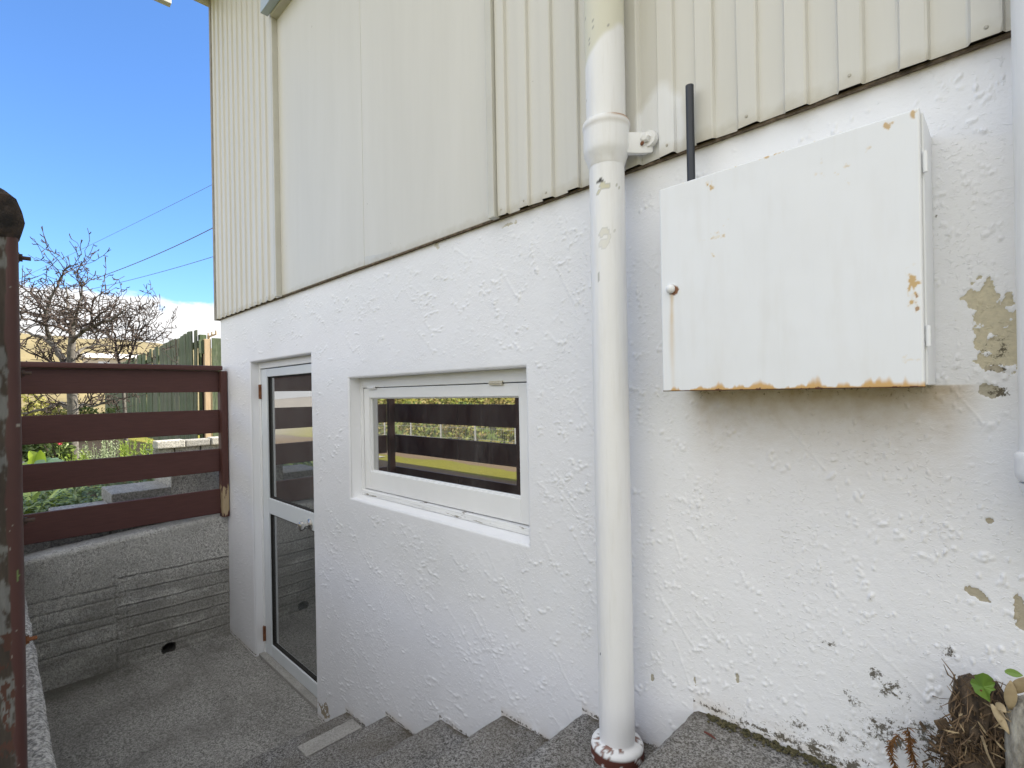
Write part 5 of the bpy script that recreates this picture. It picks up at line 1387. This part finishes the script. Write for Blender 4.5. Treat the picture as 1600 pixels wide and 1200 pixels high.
# green leaf on its stalk
def ivy():
    c = on_y(1536, 1072, -0.135)
    root = empty('vine', (c.x, c.y, c.z-0.03), 'bright green lobed leaf on a thin stalk above the dark stump', 'leaf')
    out = [(-20,-6),(-17,-12),(-12,-10),(-13,-17),(-7,-19),(0,-21),(8,-18),(15,-12),(19,-4),(16,2),(20,6),(13,8),(11,12),(11,25),(4,21),(-4,16),(-12,10),(-15,3)]
    vs_ = [c + Vector((0, -0.003, 0))]
    for (u, v) in out: 
        q_ = on_y(1536+u*1.0, 1072+v*1.0, -0.135 - 0.006*math.cos(u*0.12)-0.003*math.sin(v*.2)); vs_.append(q_)
    n = len(out); m = MB().add(vs_, [(0, 1+i, 1+(i+1) % n) for i in range(n)])
    o = m.build('leaf_blade', leafm('ivy_leaf', (0.17, 0.29, 0.05), (0.17, 0.30, 0.05), 0.5, 0.3), root)
    o.modifiers.new('thick', 'SOLIDIFY').thickness = 0.0007
    MB().tube([on_y(1550, 1064, -0.135), on_y(1562, 1066, -0.13), on_y(1574, 1072, -0.12)], 0.0007, 6).build('stalk', drystick, root)
    s2 = MB(); s2.lathe(tuple(on_y(1533, 1079, -0.1415)), [(0.0016, 0), (0.0012, -0.0006)], 8, 'y'); s2.build('blemish', MT['rust'], root)
    c2 = on_y(1578, 1048, -0.12); m2 = MB(); leaf(m2, c2+Vector((-.006, 0, -.004)), (1, -.1, .35), (0, -1, .4), 0.022, 0.006, 0.2, 5); m2.build('young_leaf', leafm('young_leaf', (0.20, 0.32, 0.07), (0.2, 0.32, 0.07), 0.5, .3), root)
ivy()
def frond(pts, ln, label, yy):
    P = [on_y(px, py, yy) for (px, py) in pts]
    root = empty('fern_frond', P[-1], label, 'fern', 'dry fern fronds at the foot of the wall')
    MB().tube(P, 0.0008, 5).build('stalk', drystick, root)
    m = MB(); R = random.Random(int(pts[0][0]))
    for k in range(150):
        t = R.uniform(0.0, 1.0)*(len(P)-1); i = min(int(t), len(P)-2); p = P[i].lerp(P[i+1], t-i)
        d = Vector((R.gauss(0, 1), R.gauss(-.4, .5), R.gauss(-.5, .5))); leaf(m, p, d, (R.gauss(0, 1), -1, R.gauss(0, 1)), ln*R.uniform(.5, 1.2), 0.0011, 0.3, 3)
    o = m.build('leaflets', ferncol, root); o['kind'] = 'stuff'
frond([(1418, 1136), (1421, 1150), (1422, 1165), (1426, 1180), (1430, 1205)], 0.012, 'upright rust brown dried fern frond nearest the stump', -0.055)
frond([(1405, 1147), (1396, 1156), (1391, 1168), (1394, 1185), (1400, 1200)], 0.010, 'curled brown dried fern frond left of the upright one', -0.05)
def stick(pts, r, label, m, yy, group='sticks in the litter pile'):
    P = [on_y(x, y, yy+dy) for (x, y, dy) in pts]
    o = MB().tube(P, [r*(1-0.4*i/(len(P)-1)) for i in range(len(P))], 6).build('stick', m, None)
    tag(o, label, 'stick', group)
stick([(1503, 1170, 0), (1502, 1140, 0), (1501, 1115, 0), (1491, 1098, 0)], 0.0030, 'upright forked dark stick standing left of the stump', drystick, -0.07)
stick([(1401, 1142, 0), (1420, 1137, 0), (1440, 1141, 0), (1460, 1150, 0), (1485, 1170, 0)], 0.0008, 'thin arching brown stem above the dried fronds', drystick, -0.06)
stick([(1457, 1087, 0), (1468, 1091, 0), (1480, 1092, 0), (1492, 1091, 0), (1500, 1084, 0), (1507, 1080, 0)], 0.0006, 'hair thin twig with a dark tip on the white wall', drystick, -0.006)
stick([(1450, 1169, 0), (1470, 1177, 0), (1486, 1185, -.01)], 0.0036, 'blunt brown stick pointing left from the pile', drystick, -0.06)
stick([(1484, 1127, 0), (1496, 1138, 0), (1504, 1146, 0)], 0.0032, 'short dark stick leaning beside the upright forked one', drystick, -0.06)
stick([(1480, 1155, 0), (1494, 1168, 0), (1508, 1182, -.01)], 0.0022, 'orange brown splinter across the middle of the pile', palestick, -0.08)
stick([(1517, 1200, 0), (1530, 1188, 0), (1537, 1172, 0)], 0.0024, 'pale bent root low in the pile', palestick, -0.10)
stick([(1505, 1163, 0), (1514, 1158, 0), (1524, 1156, 0)], 0.0022, 'pale curved root at the foot of the stump', palestick, -0.11)
stick([(1534, 1150, 0), (1543, 1178, 0), (1556, 1205, 0)], 0.0022, 'reddish brown root running down the stump', palestick, -0.135)
stick([(1563, 1110, 0), (1571, 1122, 0), (1580, 1128, 0)], 0.0016, 'thin tan splinter crossing above the long dead leaf', palestick, -0.14)
def bark_piece(quad, yy, label, m):
    P = [on_y(x, y, yy) for (x, y) in quad]; n = Vector((0, -0.006, 0)); b_ = MB()
    b_.add(P+[p+n for p in P], [(0, 1, 2, 3), (7, 6, 5, 4), (0, 4, 5, 1), (1, 5, 6, 2), (2, 6, 7, 3), (3, 7, 4, 0)])
    tag(b_.build('bark_piece', m, None, 0.001), label, 'bark')
bark_piece([(1459, 1125), (1478, 1121), (1486, 1136), (1475, 1152)], -0.05, 'flat grey brown bark flake at the top of the pile', drystick)
bark_piece([(1436, 1127), (1439, 1126), (1449, 1138), (1444, 1140)], -0.012, 'tiny olive bark chip stuck on the white wall', drystick)
def litter():
    R = random.Random(12); m = MB()
    for _ in range(900):
        px = R.gauss(1530, 42); py = R.uniform(1140, 1260)
        if px < 1440 + (1200-py)*0.4: continue
        p = on_y(px, py, R.uniform(-.12, -.015)); d = Vector((R.gauss(0, 1), R.gauss(0, .6), R.gauss(0, .8))).normalized(); L_ = R.uniform(.008, .045)
        m.tube([p-d*L_*.5, p+Vector((R.gauss(0, .003), R.gauss(0, .003), R.gauss(0, .003))), p+d*L_*.5], [R.uniform(.0005, .002)]*3, 4)
    o = m.build('litter', simple('litter_mix', (0.022, 0.015, 0.010), (0.17, 0.11, 0.06), 45, 0.95), None); o['kind'] = 'stuff'
    R = random.Random(14); m = MB()
    for _ in range(85):
        px = R.gauss(1535, 36); py = R.uniform(1100, 1250)
        if px < 1450 + (1200-py)*0.5: continue
        p = on_y(px, py, R.uniform(-.145, -.06)); d = Vector((R.gauss(0, 1), R.gauss(0, .5), R.gauss(0, .9))).normalized()
        leaf(m, p, d, (R.gauss(0, .5), -1, R.gauss(0, .5)), R.uniform(.008, .024), R.uniform(.0006, .0020), R.uniform(-.3, .3), 3)
    o = m.build('straw', simple('straw_bits', (0.16, 0.115, 0.06), (0.42, 0.33, 0.20), 60, 0.85), None); o['kind'] = 'stuff'
    R = random.Random(13); m = MB()
    for _ in range(500):   # crumbs of moss and grit along the wall foot
        x = R.uniform(-0.56, -0.08); y = -abs(R.gauss(0, 0.014))-0.003; z = 0.976+0.02*(x+0.6)/1.05; r = R.uniform(.0012, .005)
        m.lathe((x, y, z+0.001), [(r, 0), (r*.9, r*.5), (r*.35, r*.85)], 5)
    o = m.build('moss_crumbs', simple('moss', (0.035, 0.035, 0.014), (0.10, 0.085, 0.04), 90, 0.95), None); o['kind'] = 'stuff'
    # soil heap that carries the litter
    nx, ny = 50, 30; X, Y = np.meshgrid(np.linspace(-0.30, 0.45, nx), np.linspace(-0.36, 0.0, ny), indexing='ij')
    Z = 0.965 + 0.20*sstep(-0.22, 0.05, X)*sstep(-0.34, -0.05, Y) + 0.02*fbm(X, Y, 20, 3) - 0.03*sstep(-.2, -.3, X)
    i = np.arange(nx*ny).reshape(nx, ny)
    raw_obj('soil', np.stack([X, Y, Z], -1).reshape(-1, 3), np.stack([i[:-1, :-1], i[1:, :-1], i[1:, 1:], i[:-1, 1:]], -1).reshape(-1, 4), simple('dark_soil', (0.02, 0.015, 0.010), (0.08, 0.06, 0.04), 40, 0.95, .8, 120, .01))['kind'] = 'structure'
litter()
tg_ = on_z(1110, 1151, 0.99)
tag(MB().tube([tg_+Vector((-.016, .004, .002)), tg_+Vector((0, 0, .004)), tg_+Vector((.014, -.004, .003))], [0.0022, .0028, .0015], 6).build('twig', simple('red_twig', (0.11, 0.03, 0.02), None, 5, .8), None), 'short reddish twig lying on the top step', 'twig')
